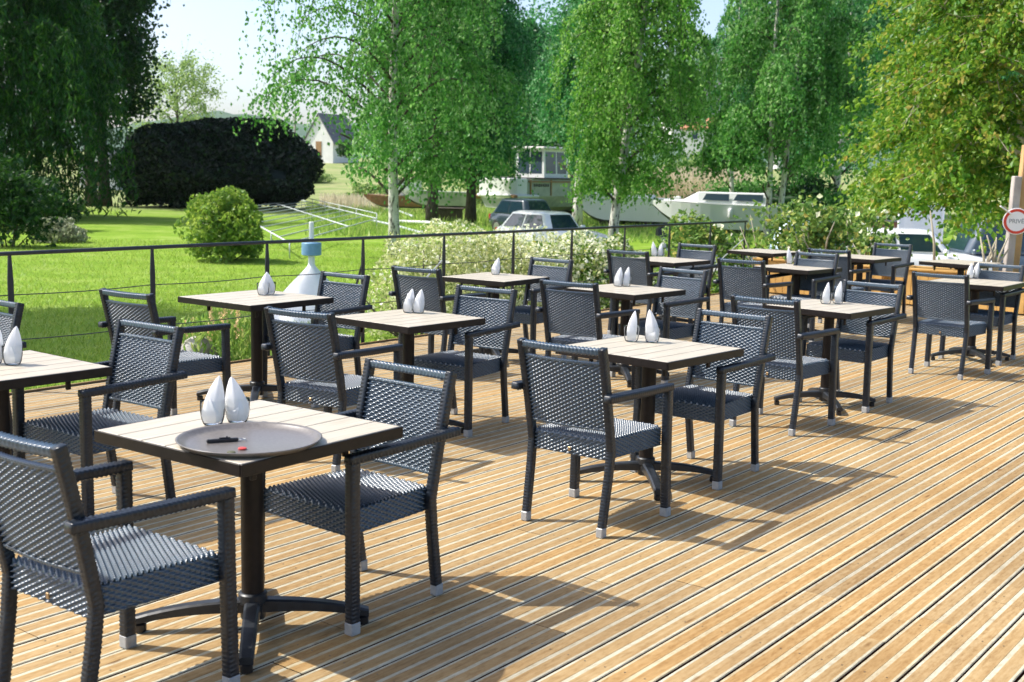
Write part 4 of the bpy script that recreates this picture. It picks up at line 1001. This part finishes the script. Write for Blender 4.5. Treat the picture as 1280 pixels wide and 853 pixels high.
# ================================================================== CARS
def car(name, loc, heading, paint, label, L=4.0, W=1.68, H=1.45, cabin=(.62, .28, -1.35, -1.75), tail=True, group='parked cars'):
    """local x = forward. cabin = x of windscreen base, windscreen top, rear top, rear base"""
    root = empty(name, tuple(loc), heading, label, 'car', group)
    hl, hw = L / 2, W / 2; zb, zc = .22, .86
    st = [(-hl, .70, .38, .74), (-hl + .06, .86, .30, .84), (-hl + .35, .97, .24, .90), (-hl + 1.0, 1.0, .22, .91), (0, 1.0, .22, .88), (.62, 1.0, .22, .87), (hl - .8, .98, .22, .84), (hl - .3, .92, .24, .76), (hl - .06, .80, .30, .66), (hl, .62, .36, .58)]
    rings = []
    for x, k, a, b in st:
        w = hw * k
        rings.append([(x, y * w, z) for y, z in ((-.85, a), (-.97, a + .08), (-1, (a + b) / 2), (-.97, b - .07), (-.86, b), (-.4, b + .02), (.4, b + .02), (.86, b), (.97, b - .07), (1, (a + b) / 2), (.97, a + .08), (.85, a))])
    m = MB(); m.loft([r[::-1] for r in rings]); body = m.build('body', paint, root, True, angle=50)
    x0, x1, x2, x3 = cabin; wb_, wr = hw * .93, hw * .72
    def ring(z, xf, xr, w, c=.10):
        return [(xf - c, -w, z), (xf, -w + c * 1.6, z), (xf, w - c * 1.6, z), (xf - c, w, z), (xr + c, w, z), (xr, w - c * 1.6, z), (xr, -w + c * 1.6, z), (xr + c, -w, z)]
    R0, R1 = ring(.85, x0, x3, wb_), ring(H - .05, x1, x2, wr); R2 = ring(H, x1 - .18, x2 + .14, wr - .14)
    m = MB(); m.loft([R0, R1, R2]); cbn = m.build('cabin', paint, body, True, bevel=.07, angle=32, seg=3)
    def pane(nm, a, b, c, d, i0, i1, j0, j1, nrm):
        A_, B_, C_, D_ = map(np.array, (a, b, c, d)); g_ = []
        for s_, t_ in ((i0, j0), (i1, j0), (i1, j1), (i0, j1)):
            lo = A_ + (B_ - A_) * s_; hi = D_ + (C_ - D_) * s_; g_.append(lo + (hi - lo) * t_ + np.array(nrm) * .012)
        mm = MB(); mm.prism(g_, np.array(nrm) * -.008); mm.build(nm, M['car_glass'], root)
    pane('windscreen', R0[1], R0[2], R1[2], R1[1], .03, .97, .08, .92, (.7, 0, .7))
    pane('rear_window', R0[5], R0[6], R1[6], R1[5], .05, .95, .15, .90, (-.9, 0, .4))
    for sgn, (i, j) in ((-1, (7, 0)), (1, (4, 3))):
        for (q0, q1) in ((.06, .46), (.50, .95)):
            pane('side_window', R0[i], R0[j], R1[j], R1[i], q0, q1, .10, .90, (0, sgn * .97, .25))
    for sx in (hl - .78, -hl + .72):
        for sy in (-1, 1):
            ax_ = np.array([[1, 0, 0], [0, 0, sy], [0, 1, 0]], float)
            m = MB(); m.lathe([(.20, -.10), (.30, -.09), (.31, 0), (.30, .085), (.21, .09)], 24, c=(sx, sy * (hw - .10), .31), ax=ax_); w_ = m.build('wheel', M['tyre'], root, True, angle=35)
            m = MB(); m.lathe([(.02, .094), (.19, .092), (.20, .08)], 20, c=(sx, sy * (hw - .10), .31), ax=ax_); m.build('rim', M['steel'], w_, True, angle=35)
    for sy in (-1, 1):
        m = MB(); m.lathe([(.001, .05), (.06, .04), (.085, .0), (.085, -.06)], 16, c=(hl - .12, sy * hw * .66, .64), ax=np.array([[0, 0, 1], [1, 0, 0], [0, 1, 0]], float)); m.build('headlight', M['lamp_clear'], root, True)
        m = MB(); m.box((-hl + .05, sy * hw * .76, .72), (.07, .14, .22), ch=.02); m.build('tail_light', M['lamp_red'], root)
        m = MB(); m.box((x0 - .18, sy * (hw * .98 + .08), .93), (.10, .18, .13), ch=.03); m.build('mirror', paint, root)
    m = MB(); m.box((hl - .03, 0, .45), (.08, W * .55, .12), ch=.02); m.build('grille', M['boat_dark'], root)
    return root
P = gp(690, 38); car('parked_car', P, math.radians(-48), M['car_white'], 'white car parked beyond the blossoming shrubs, windscreen towards us', H=1.40)
P = gp(664, 49); car('parked_car', P, math.radians(-52), M['car_silver'], 'dark bluish car parked behind the white car under the houseboat', H=1.5)
P = gp(1143, 30); car('parked_car', P, math.radians(-8), M['car_white'], 'white hatchback seen from the side behind the planters', L=3.65, H=1.42, cabin=(.70, .30, -1.5, -1.72))
P = gp(1010, 29.5); car('parked_car', P, math.radians(70), M['car_blue'], 'pale blue car with a red tail light half hidden behind the rose bushes', H=1.5)
P = gp(1262, 31); car('parked_van', P, math.radians(178), M['van_grey'], 'blue grey van behind the sign posts at the right edge', L=4.6, W=1.9, H=1.95, cabin=(1.5, 1.0, -2.1, -2.2))

# ================================================================== BOATS
def hull_rings(L, B, zd, zk, bow=1.0, stern=.85, n=14, flare=.86, sheer=.18, rake=.9):
    R = []
    for i in range(n + 1):
        t_ = i / n; x = L * t_; f = (1 - max(0, (t_ - .45) / .55) ** 2.2) ; w = B / 2 * (stern + (1 - stern) * min(1, t_ * 3)) * max(f, .012)
        zdk = zd + sheer * t_ ** 2; zkk = zk + (zd - zk) * .92 * max(0, (t_ - .62) / .38) ** 2.0
        zch = zkk + (zdk - zkk) * .17
        R.append([(x, -w, zdk), (x, -w * .99, zdk - .07), (x - .0, -w * flare, zch), (x, 0, zkk), (x, w * flare, zch), (x, w * .99, zdk - .07), (x, w, zdk)])
    return R
def hull(root, L, B, zd, zk, mats, **kw):
    R = hull_rings(L, B, zd, zk, **kw)
    m = MB(); top = [[r[0], r[1], r[2]] for r in R]; n = len(R)
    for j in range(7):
        a_ = [[r[j], r[(j + 1) % 7]] for r in R]; m.loft(a_, caps=False, closed=False, mi=1 if j in (2, 3) else 0)  # keel faces near black: shade under the boat put into the colour
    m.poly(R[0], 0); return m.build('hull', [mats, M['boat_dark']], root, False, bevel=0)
def place_boat(name, P, heading, label): return empty(name, tuple(P), heading, label, 'boat', 'boats laid up on the grass')
# speedboat, bow to the left
P = gp(842, 59); sb = place_boat('speedboat', P, PI - .32, 'white open speedboat with its bow to the left, laid up on the grass')
k = 59 / F_PX
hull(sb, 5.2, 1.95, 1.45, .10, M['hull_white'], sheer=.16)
m = MB(); m.loft([[(1.1, -.78, 1.44), (1.1, .78, 1.44), (1.1, .7, 1.6), (1.1, -.7, 1.6)], [(3.0, -.72, 1.50), (3.0, .72, 1.50), (3.0, .5, 1.72), (3.0, -.5, 1.72)], [(4.6, -.2, 1.55), (4.6, .2, 1.55), (4.6, .12, 1.62), (4.6, -.12, 1.62)]]); m.build('foredeck', M['hull_white'], sb)
m = MB(); m.prism([(2.5, -.70, 1.60), (2.5, .70, 1.60), (2.1, .62, 1.92), (2.1, -.62, 1.92)], (.02, 0, .01)); m.build('windscreen', M['car_glass'], sb)
m = MB(); m.tube([(3.4, -.62, 1.56), (3.5, -.6, 1.78), (4.9, -.16, 1.86), (5.05, 0, 1.86), (4.9, .16, 1.86), (3.5, .6, 1.78), (3.4, .62, 1.56)], .016, 6); m.build('bow_rail', M['steel'], sb, True)
for bx_ in (((1.2, 0, .22), (.5, 1.4, .44)), ((3.4, 0, .25), (.5, .9, .5))):
    m = MB(); m.box(*bx_, ch=.02); m.build('cradle', M['bark'], sb)
# cabin cruiser
P = gp(985, 54); cb = place_boat('cabin_cruiser', P, PI - .18, 'white cabin cruiser with tinted windows behind the railing end')
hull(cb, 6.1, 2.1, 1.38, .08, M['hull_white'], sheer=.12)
def ringc(x, w0, w1, z0, z1): return [(x, -w0, z0), (x, w0, z0), (x, w1, z1), (x, -w1, z1)]
m = MB(); m.loft([ringc(.9, .88, .70, 1.36, 1.92), ringc(4.05, .84, .62, 1.44, 1.93), ringc(4.75, .66, .50, 1.48, 1.56), ringc(5.6, .26, .18, 1.50, 1.56)]); cab = m.build('cabin', M['hull_white'], cb, bevel=.04)
for sy in (-1, 1):
    for (a, b) in ((1.2, 2.5), (2.68, 3.85)):
        m = MB(); m.prism([(a, sy * .845, 1.56), (b, sy * .832, 1.58), (b - .16, sy * .74, 1.86), (a, sy * .755, 1.86)], (0, sy * .012, .004)); m.build('side_window', M['window'], cb)
m = MB(); m.prism([(4.70, -.52, 1.60), (4.70, .52, 1.60), (4.14, .55, 1.90), (4.14, -.55, 1.90)], (.02, 0, .03)); m.build('windscreen', M['car_glass'], cb)
m = MB(); m.box((5.0, .1, 1.62), (.32, .32, .18), ch=.05); m.build('hatch', M['hull_white'], cb)
m = MB(); m.lathe([(.06, 0), (.10, .05), (.10, .38), (.06, .44), (.02, .46)], 14, c=(2.6, 1.12, .80)); m.build('fender', M['white_paint'], cb, True)
for bx_ in (((1.2, 0, .22), (.5, 1.4, .44)), ((4.0, 0, .25), (.5, .9, .5))):
    m = MB(); m.box(*bx_, ch=.02); m.build('cradle', M['bark'], cb)
# houseboat, bow towards the viewer and left
P0 = gp(618, 63); ang = math.radians(180 + 54)
P = np.array([P0[0] + 9.0 * math.cos(math.radians(54)), P0[1] + 9.0 * math.sin(math.radians(54)), P0[2]])
hb = place_boat('houseboat', P, ang, 'weathered houseboat with a white blunt bow and a small wheelhouse')
R = []
for i, t_ in enumerate(np.linspace(0, 1, 13)):
    x = 9.0 * t_; w = 1.25 * (1 - max(0, (t_ - .80) / .20) ** 2.5 * .22); zk = .5 + 1.15 * max(0, (t_ - .9) / .10) ** 1.4 * .2
    R.append([(x, -w, 1.35), (x, -w * .98, 1.30), (x, -w * .62, .75), (x, 0, zk), (x, w * .62, .75), (x, w * .98, 1.30), (x, w, 1.35)])
m = MB(); m.loft(R); m.build('hull', M['hull_low'], hb)
R = [[(x, -1.28, 1.355), (x, 1.28, 1.355), (x, 1.24, 2.25), (x, -1.24, 2.25)] for x in (0, 7.9)]
m = MB(); m.loft(R); m.build('side', M['hull_grey'], hb)
m = MB(); m.loft([[(x, -w, z0), (x, w, z0), (x, w, 2.28), (x, -w, 2.28)] for x, w, z0 in ((7.9, 1.29, 1.36), (8.7, 1.2, 1.36), (9.05, 1.0, 1.42))]); m.build('bow_block', M['hull_white'], hb, bevel=.05)
m = MB(); m.tube([(7.0, -1.34, 1.36), (8.8, -1.26, 1.36), (9.15, -.9, 1.38), (9.15, .9, 1.38), (8.8, 1.26, 1.36), (7.0, 1.34, 1.36)], .09, 8); m.build('rubbing_strake', M['hull_white'], hb, True)
m = MB(); m.beam((9.2, 1.5, 1.34), (8.9, 1.0, 1.36), .22, .18, ch=.03); m.beam((9.2, -1.5, 1.24), (8.9, -1.0, 1.30), .26, .22, ch=.05); m.build('bollard', M['tan_wood'], hb)
m = MB(); m.box((3.6, 0, 2.29), (7.4, 2.62, .08), ch=.01); m.build('deck_edge', M['boat_dark'], hb)
wz0, wz1 = 2.33, 3.85
wh = MB(); wh.loft([[(x, -.95, wz0), (x, .95, wz0), (x, .88, wz1), (x, -.88, wz1)] for x in (3.6, 5.9)]); whb = wh.build('wheelhouse', M['hull_white'], hb)
m = MB(); m.box((4.75, 0, wz1 + .07), (2.9, 2.2, .12), ch=.03); m.build('roof', M['wall_white'], whb)
for sy in (-1, 1):
    for (a, b) in ((3.75, 4.65), (4.78, 5.75)):
        m = MB(); m.prism([(a, sy * .93, wz0 + .22), (b, sy * .93, wz0 + .22), (b, sy * .895, wz1 - .14), (a, sy * .895, wz1 - .14)], (0, sy * .012, 0)); m.build('window', M['window'], whb)
for (a, b) in ((-.78, -.04), (.04, .78)):
    m = MB(); m.prism([(5.9, a, wz0 + .22), (5.9, b, wz0 + .22), (5.9, b, wz1 - .14), (5.9, a, wz1 - .14)], (.012, 0, 0)); m.build('window', M['window'], whb)
for bx_ in (((2.2, 0, .25), (.6, 1.8, .5)), ((6.4, 0, .25), (.6, 1.8, .5))):
    m = MB(); m.box(*bx_, ch=.02); m.build('cradle', M['bark'], hb)
m = MB()
for x in (1.4, 3.6, 5.7, 7.6): m.box((x, 1.292, 1.80), (.10, .05, .84), ch=.01); m.box((x, -1.292, 1.80), (.10, .05, .84), ch=.01)
m.beam((.2, 1.30, 2.12), (7.8, 1.30, 2.12), .06, .07); m.beam((.2, -1.30, 2.12), (7.8, -1.30, 2.12), .06, .07); m.build('side_frame', M['tan_wood'], hb)
m = MB(); rb_ = random.Random(5)
for k in range(7):
    x = 7.2 - .21 * k
    for sx in (0, .085): m.box((x + sx, 1.275 if False else 1.283, 1.93), (.028, .02, .17 - .04 * rb_.random()))
    m.box((x + .042, 1.283, 1.93 + rb_.choice([-.06, 0, .06])), (.075, .018, .03))
m.build('lettering', M['boat_dark'], hb)
# grey hull on the left, dark timber barge behind the birch trunk
P = gp(592, 70); gb = place_boat('grey_boat', P, PI + .05, 'plain grey boat hull half hidden by the birch trunks')
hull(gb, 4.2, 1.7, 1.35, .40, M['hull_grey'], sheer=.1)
for bx_ in (((1.0, 0, .2), (.4, 1.3, .4)), ((2.6, 0, .22), (.4, 1.0, .44))):
    m = MB(); m.box(*bx_, ch=.02); m.build('cradle', M['bark'], gb)
P = gp(533, 72); ob = place_boat('old_barge', P, PI - .1, 'old brown boat with a pale cabin behind the nearest birch trunk')
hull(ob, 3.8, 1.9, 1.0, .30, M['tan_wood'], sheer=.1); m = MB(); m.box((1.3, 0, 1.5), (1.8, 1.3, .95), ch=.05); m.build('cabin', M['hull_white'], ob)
m = MB(); m.box((1.3, 0, 2.02), (2.0, 1.5, .09), ch=.02); m.build('roof', M['grey_wood'], ob)
P = gp(562, 62); m = MB(); m.box((P[0], P[1], P[2] + .3), (1.3, .9, .6), ch=.03); m.box((P[0], P[1], P[2] + .64), (1.45, 1.0, .07), ch=.01); tag(m.build('wooden_crate', M['bark']), 'dark low wooden crate in the grass by the birch trunks', 'crate')
# outboard motor on a stand
P = gp(828, 36); om = empty('outboard_motor', tuple(P), .3, 'outboard motor on a small stand on the grass before the cruiser', 'motor')
m = MB(); m.loft([[(x, -w, z0), (x, w, z0), (x, w * .8, z1), (x, -w * .8, z1)] for x, w, z0, z1 in ((-.22, .10, .82, 1.0), (-.1, .14, .78, 1.10), (.12, .13, .78, 1.08), (.22, .09, .82, .98))]); m.build('cowling', M['boat_dark'], om, True, angle=40)
m = MB(); m.box((0, 0, .5), (.12, .08, .56), ch=.02); m.box((.05, 0, .22), (.42, .03, .03)); m.build('shaft', M['steel'], om)
m = MB()
for sx in (-1, 1): m.beam((sx * .3, 0, 0), (0, 0, .7), .04, .04)
m.box((0, 0, .12), (1.6, .5, .06), ch=.01); m.build('stand', M['alu'], om)

# ================================================================== HOUSES, SCREENS
def house(P, rz, W, D, hw, hr, label, roof, group='houses beyond the reeds', wins=2, chim=True):
    root = empty('house', tuple(P), rz, label, 'house', group)
    m = MB(); m.prism([(-W / 2, -D / 2, -2), (W / 2, -D / 2, -2), (W / 2, -D / 2, hw), (0, -D / 2, hr), (-W / 2, -D / 2, hw)], (0, D, 0)); m.build('wall', M['wall_white'], root)
    m = MB()
    for sx in (-1, 1):
        o_ = .35; sl = (hr - hw) / (W / 2)
        m.prism([(0, -D / 2 - .25, hr + .02), (sx * (W / 2 + o_), -D / 2 - .25, hw - sl * o_ + .02), (sx * (W / 2 + o_), -D / 2 - .25, hw - sl * o_ + .22), (0, -D / 2 - .25, hr + .24)][::sx], (0, D + .5, 0))
    rf = m.build('roof', roof, root)
    if chim:
        m = MB(); m.box((.25 * W, D * .2, hr - .1), (.6, .6, 1.6), ch=.02); m.build('chimney', M['roof_orange'], rf)
    for i in range(wins):
        x = (-.25 + .5 * i / max(1, wins - 1)) * W
        m = MB(); m.box((x, -D / 2 - .02, hw * .55), (1.0, .08, 1.2)); w_ = m.build('window', M['white_paint'], root)
        m = MB(); m.box((x, -D / 2 - .07, hw * .55), (.82, .03, 1.02)); m.build('pane', M['window'], w_)
        for sx in (-1, 1):
            m = MB(); y = (-.25 + .5 * i) * D; m.box((sx * (W / 2 + .02), y, hw * .5), (.08, 1.0, 1.2)); w_ = m.build('window', M['white_paint'], root)
            m = MB(); m.box((sx * (W / 2 + .07), y, hw * .5), (.03, .82, 1.02)); m.build('pane', M['window'], w_)
    m = MB(); m.box((0, -D / 2 - .03, 1.05), (.95, .06, 2.1)); m.build('door', M['tan_wood'], root)
def far(u, v, d):
    P = at_y(u, v, d); return P
P = far(415, 196, 178); house(P, math.radians(-24), 4.8, 7, 2.2, 5.9, 'white gabled house with a dark roof seen left of the nearest birch', M['roof_grey'], wins=0, chim=False)
P = far(846, 165, 215); house(P, math.radians(10), 4.2, 9, 3.5, 6.8, 'narrow white gable peeping between the birches', M['roof_grey'], wins=1)
P = far(868, 158, 222); house(P, math.radians(80), 8, 9.5, 4.6, 8.2, 'pale house with a grey slate roof between the birches', M['roof_grey'], wins=2)
P = far(885, 180, 190); house(P, math.radians(80), 6, 8, 2.2, 4.0, 'low house with an orange tiled roof below the grey roof', M['roof_orange'], wins=2)
P = far(1010, 196, 185); house(P, math.radians(85), 7, 10, 2.6, 5.2, 'low white house glimpsed behind the twin stemmed birch', M['roof_orange'], wins=2)
# small white building between the dark trunks at left
P = far(133, 232, 110); house(P, 0, 3.4, 4, 2.0, 3.2, 'small white shed glimpsed between the dark trunks', M['roof_grey'], wins=2, chim=False)
# bush by the white house
bush('garden_bush', far(432, 197, 150), (1.1, 1.1, 1.9), 'small clipped bush beside the white gabled house', M['lf_dark'], 900, .3, 91, core=.72)
bush('garden_bush', far(852, 158, 170), (3.2, 2.5, 7.0), 'dark bushy tree in front of the pale house', M['lf_dark'], 3500, .5, 92, core=.72)
for i, (u, v, d, rad, lab) in enumerate(((1000, 238, 60, (2.6, 1.6, 2.6), 'dark bushes under the twin stemmed birch'), (930, 236, 66, (2.4, 1.6, 2.2), 'green bushes behind the cabin cruiser'), (1090, 262, 50, (3.0, 1.6, 2.2), 'green bushes in front of the brown fence'),
        (372, 205, 130, (3.5, 3, 1.6), 'pale green scrub behind the dark hedge'), (478, 226, 90, (2.6, 2, 1.5), 'light scrub behind the nearest birch'), (640, 214, 86, (4, 2, 3.2), 'yellow green bushes behind the houseboat bow'), (880, 192, 120, (6, 3, 4), 'green scrub above the beige reeds'))):
    bush('wild_bush', gp(u, d), rad, lab, M['lf_dark'] if i == 0 else (M['lf_lightree'] if i in (3, 4, 5, 6) else M['lf_birch']), 4200, .20 if d < 70 else .3, 100 + i, 'wild bushes in the background', .4, .6, core=.72)
# white sheeting and brown fence on the right
P = gp(1146, 37); sh = empty('white_screen', tuple(P), .05, 'tall white sheet screen standing behind the hatchback', 'screen')
m = MB(); n = 16
xs = np.linspace(-.62, .68, n); 
m.loft([[(x, .03 * math.sin(x * 9), .0), (x, .03 * math.sin(x * 9) + .02, .0), (x, .03 * math.sin(x * 9 + .5) + .02, 2.05 + (.22 if x < .1 else -.12)), (x, .03 * math.sin(x * 9 + .5), 2.05 + (.22 if x < .1 else -.12))] for x in xs]); m.build('sheet', M['tarp'], sh, True, angle=40)
m = MB(); m.tube([(-.66, 0, -.1), (-.66, 0, 2.45)], .035, 8); m.tube([(.72, 0, -.1), (.72, 0, 2.0)], .035, 8); m.build('pole', M['white_paint'], sh, True)
P = gp(1096, 39); fb = empty('brown_fence', tuple(P), 0, 'low brown board fence left of the white screen', 'fence')
m = MB()
for i in range(18): m.box((-1.1 + i * .125, 0, .62), (.115, .025, 1.2 + .03 * math.sin(i * 3)), ch=.004)
m.build('boards', M['fence_brown'], fb)
m = MB(); m.box((0, 0, 1.27), (2.4, .08, .05), ch=.01); m.build('cap_rail', M['grey_wood'], fb)
for x in (-1.15, 0.05, 1.18):
    m = MB(); m.box((x, .07, .62), (.09, .09, 1.35), ch=.01); m.build('post', M['grey_wood'], fb)

# ================================================================== LIGHT, SKY, CAMERA
hz = bpy.data.materials.new('haze'); hz.use_nodes = True; hn = hz.node_tree; hn.nodes.remove(hn.nodes['Principled BSDF'])
pv_ = hn.nodes.new('ShaderNodeVolumePrincipled'); pv_.inputs['Color'].default_value = (.80, .90, 1, 1); pv_.inputs['Density'].default_value = .00006; pv_.inputs['Anisotropy'].default_value = .2
hn.links.new(pv_.outputs[0], hn.nodes['Material Output'].inputs['Volume'])
m = MB(); m.box((0, 1150, 89), (3400, 2500, 190)); tag(m.build('haze', hz), kind='stuff')
AZ = np.array([-1.0, .13]); AZ /= np.linalg.norm(AZ); EL = math.radians(50)
sund = Vector((AZ[0] * math.cos(EL), AZ[1] * math.cos(EL), math.sin(EL)))
L_ = bpy.data.lights.new('sun', 'SUN'); L_.energy = 3.0; L_.angle = math.radians(.53); L_.color = (1.0, .955, .885)
so = bpy.data.objects.new('sun', L_); col.objects.link(so); so.rotation_euler = sund.to_track_quat('Z', 'Y').to_euler(); so.location = (-20, 5, 30)
w = bpy.data.worlds.new('World'); sc.world = w; w.use_nodes = True; nt = w.node_tree
sky = nt.nodes.new('ShaderNodeTexSky'); sky.sky_type = 'NISHITA'; sky.sun_disc = False; sky.sun_elevation = EL
sky.sun_rotation = math.atan2(AZ[0], AZ[1]); sky.air_density = .75; sky.dust_density = 2.6; sky.ozone_density = .6; sky.altitude = 50
bg = nt.nodes['Background']; bg.inputs['Strength'].default_value = .14; nt.links.new(sky.outputs['Color'], bg.inputs['Color'])
cam = bpy.data.cameras.new('camera'); cam.sensor_width = 36; cam.lens = 36 * F_PX / 1280; cam.clip_end = 6000; cam.clip_start = .05
co = bpy.data.objects.new('camera', cam); col.objects.link(co)
mw = Matrix.Identity(4)
for i in range(3): mw[i][0] = RT[i]; mw[i][1] = UP[i]; mw[i][2] = -FWD[i]; mw[i][3] = CAM[i]
co.matrix_world = mw; sc.camera = co
cam.dof.use_dof = True; cam.dof.focus_distance = 6.2; cam.dof.aperture_fstop = 5.6
vs = sc.view_settings; vs.view_transform = 'Standard'; vs.look = 'None'; vs.exposure = 1.08; vs.gamma = 1.0; vs.use_curve_mapping = False
sc.render.engine = 'CYCLES'; sc.cycles.max_bounces = 8; sc.cycles.transparent_max_bounces = 8; sc.cycles.use_denoising = True
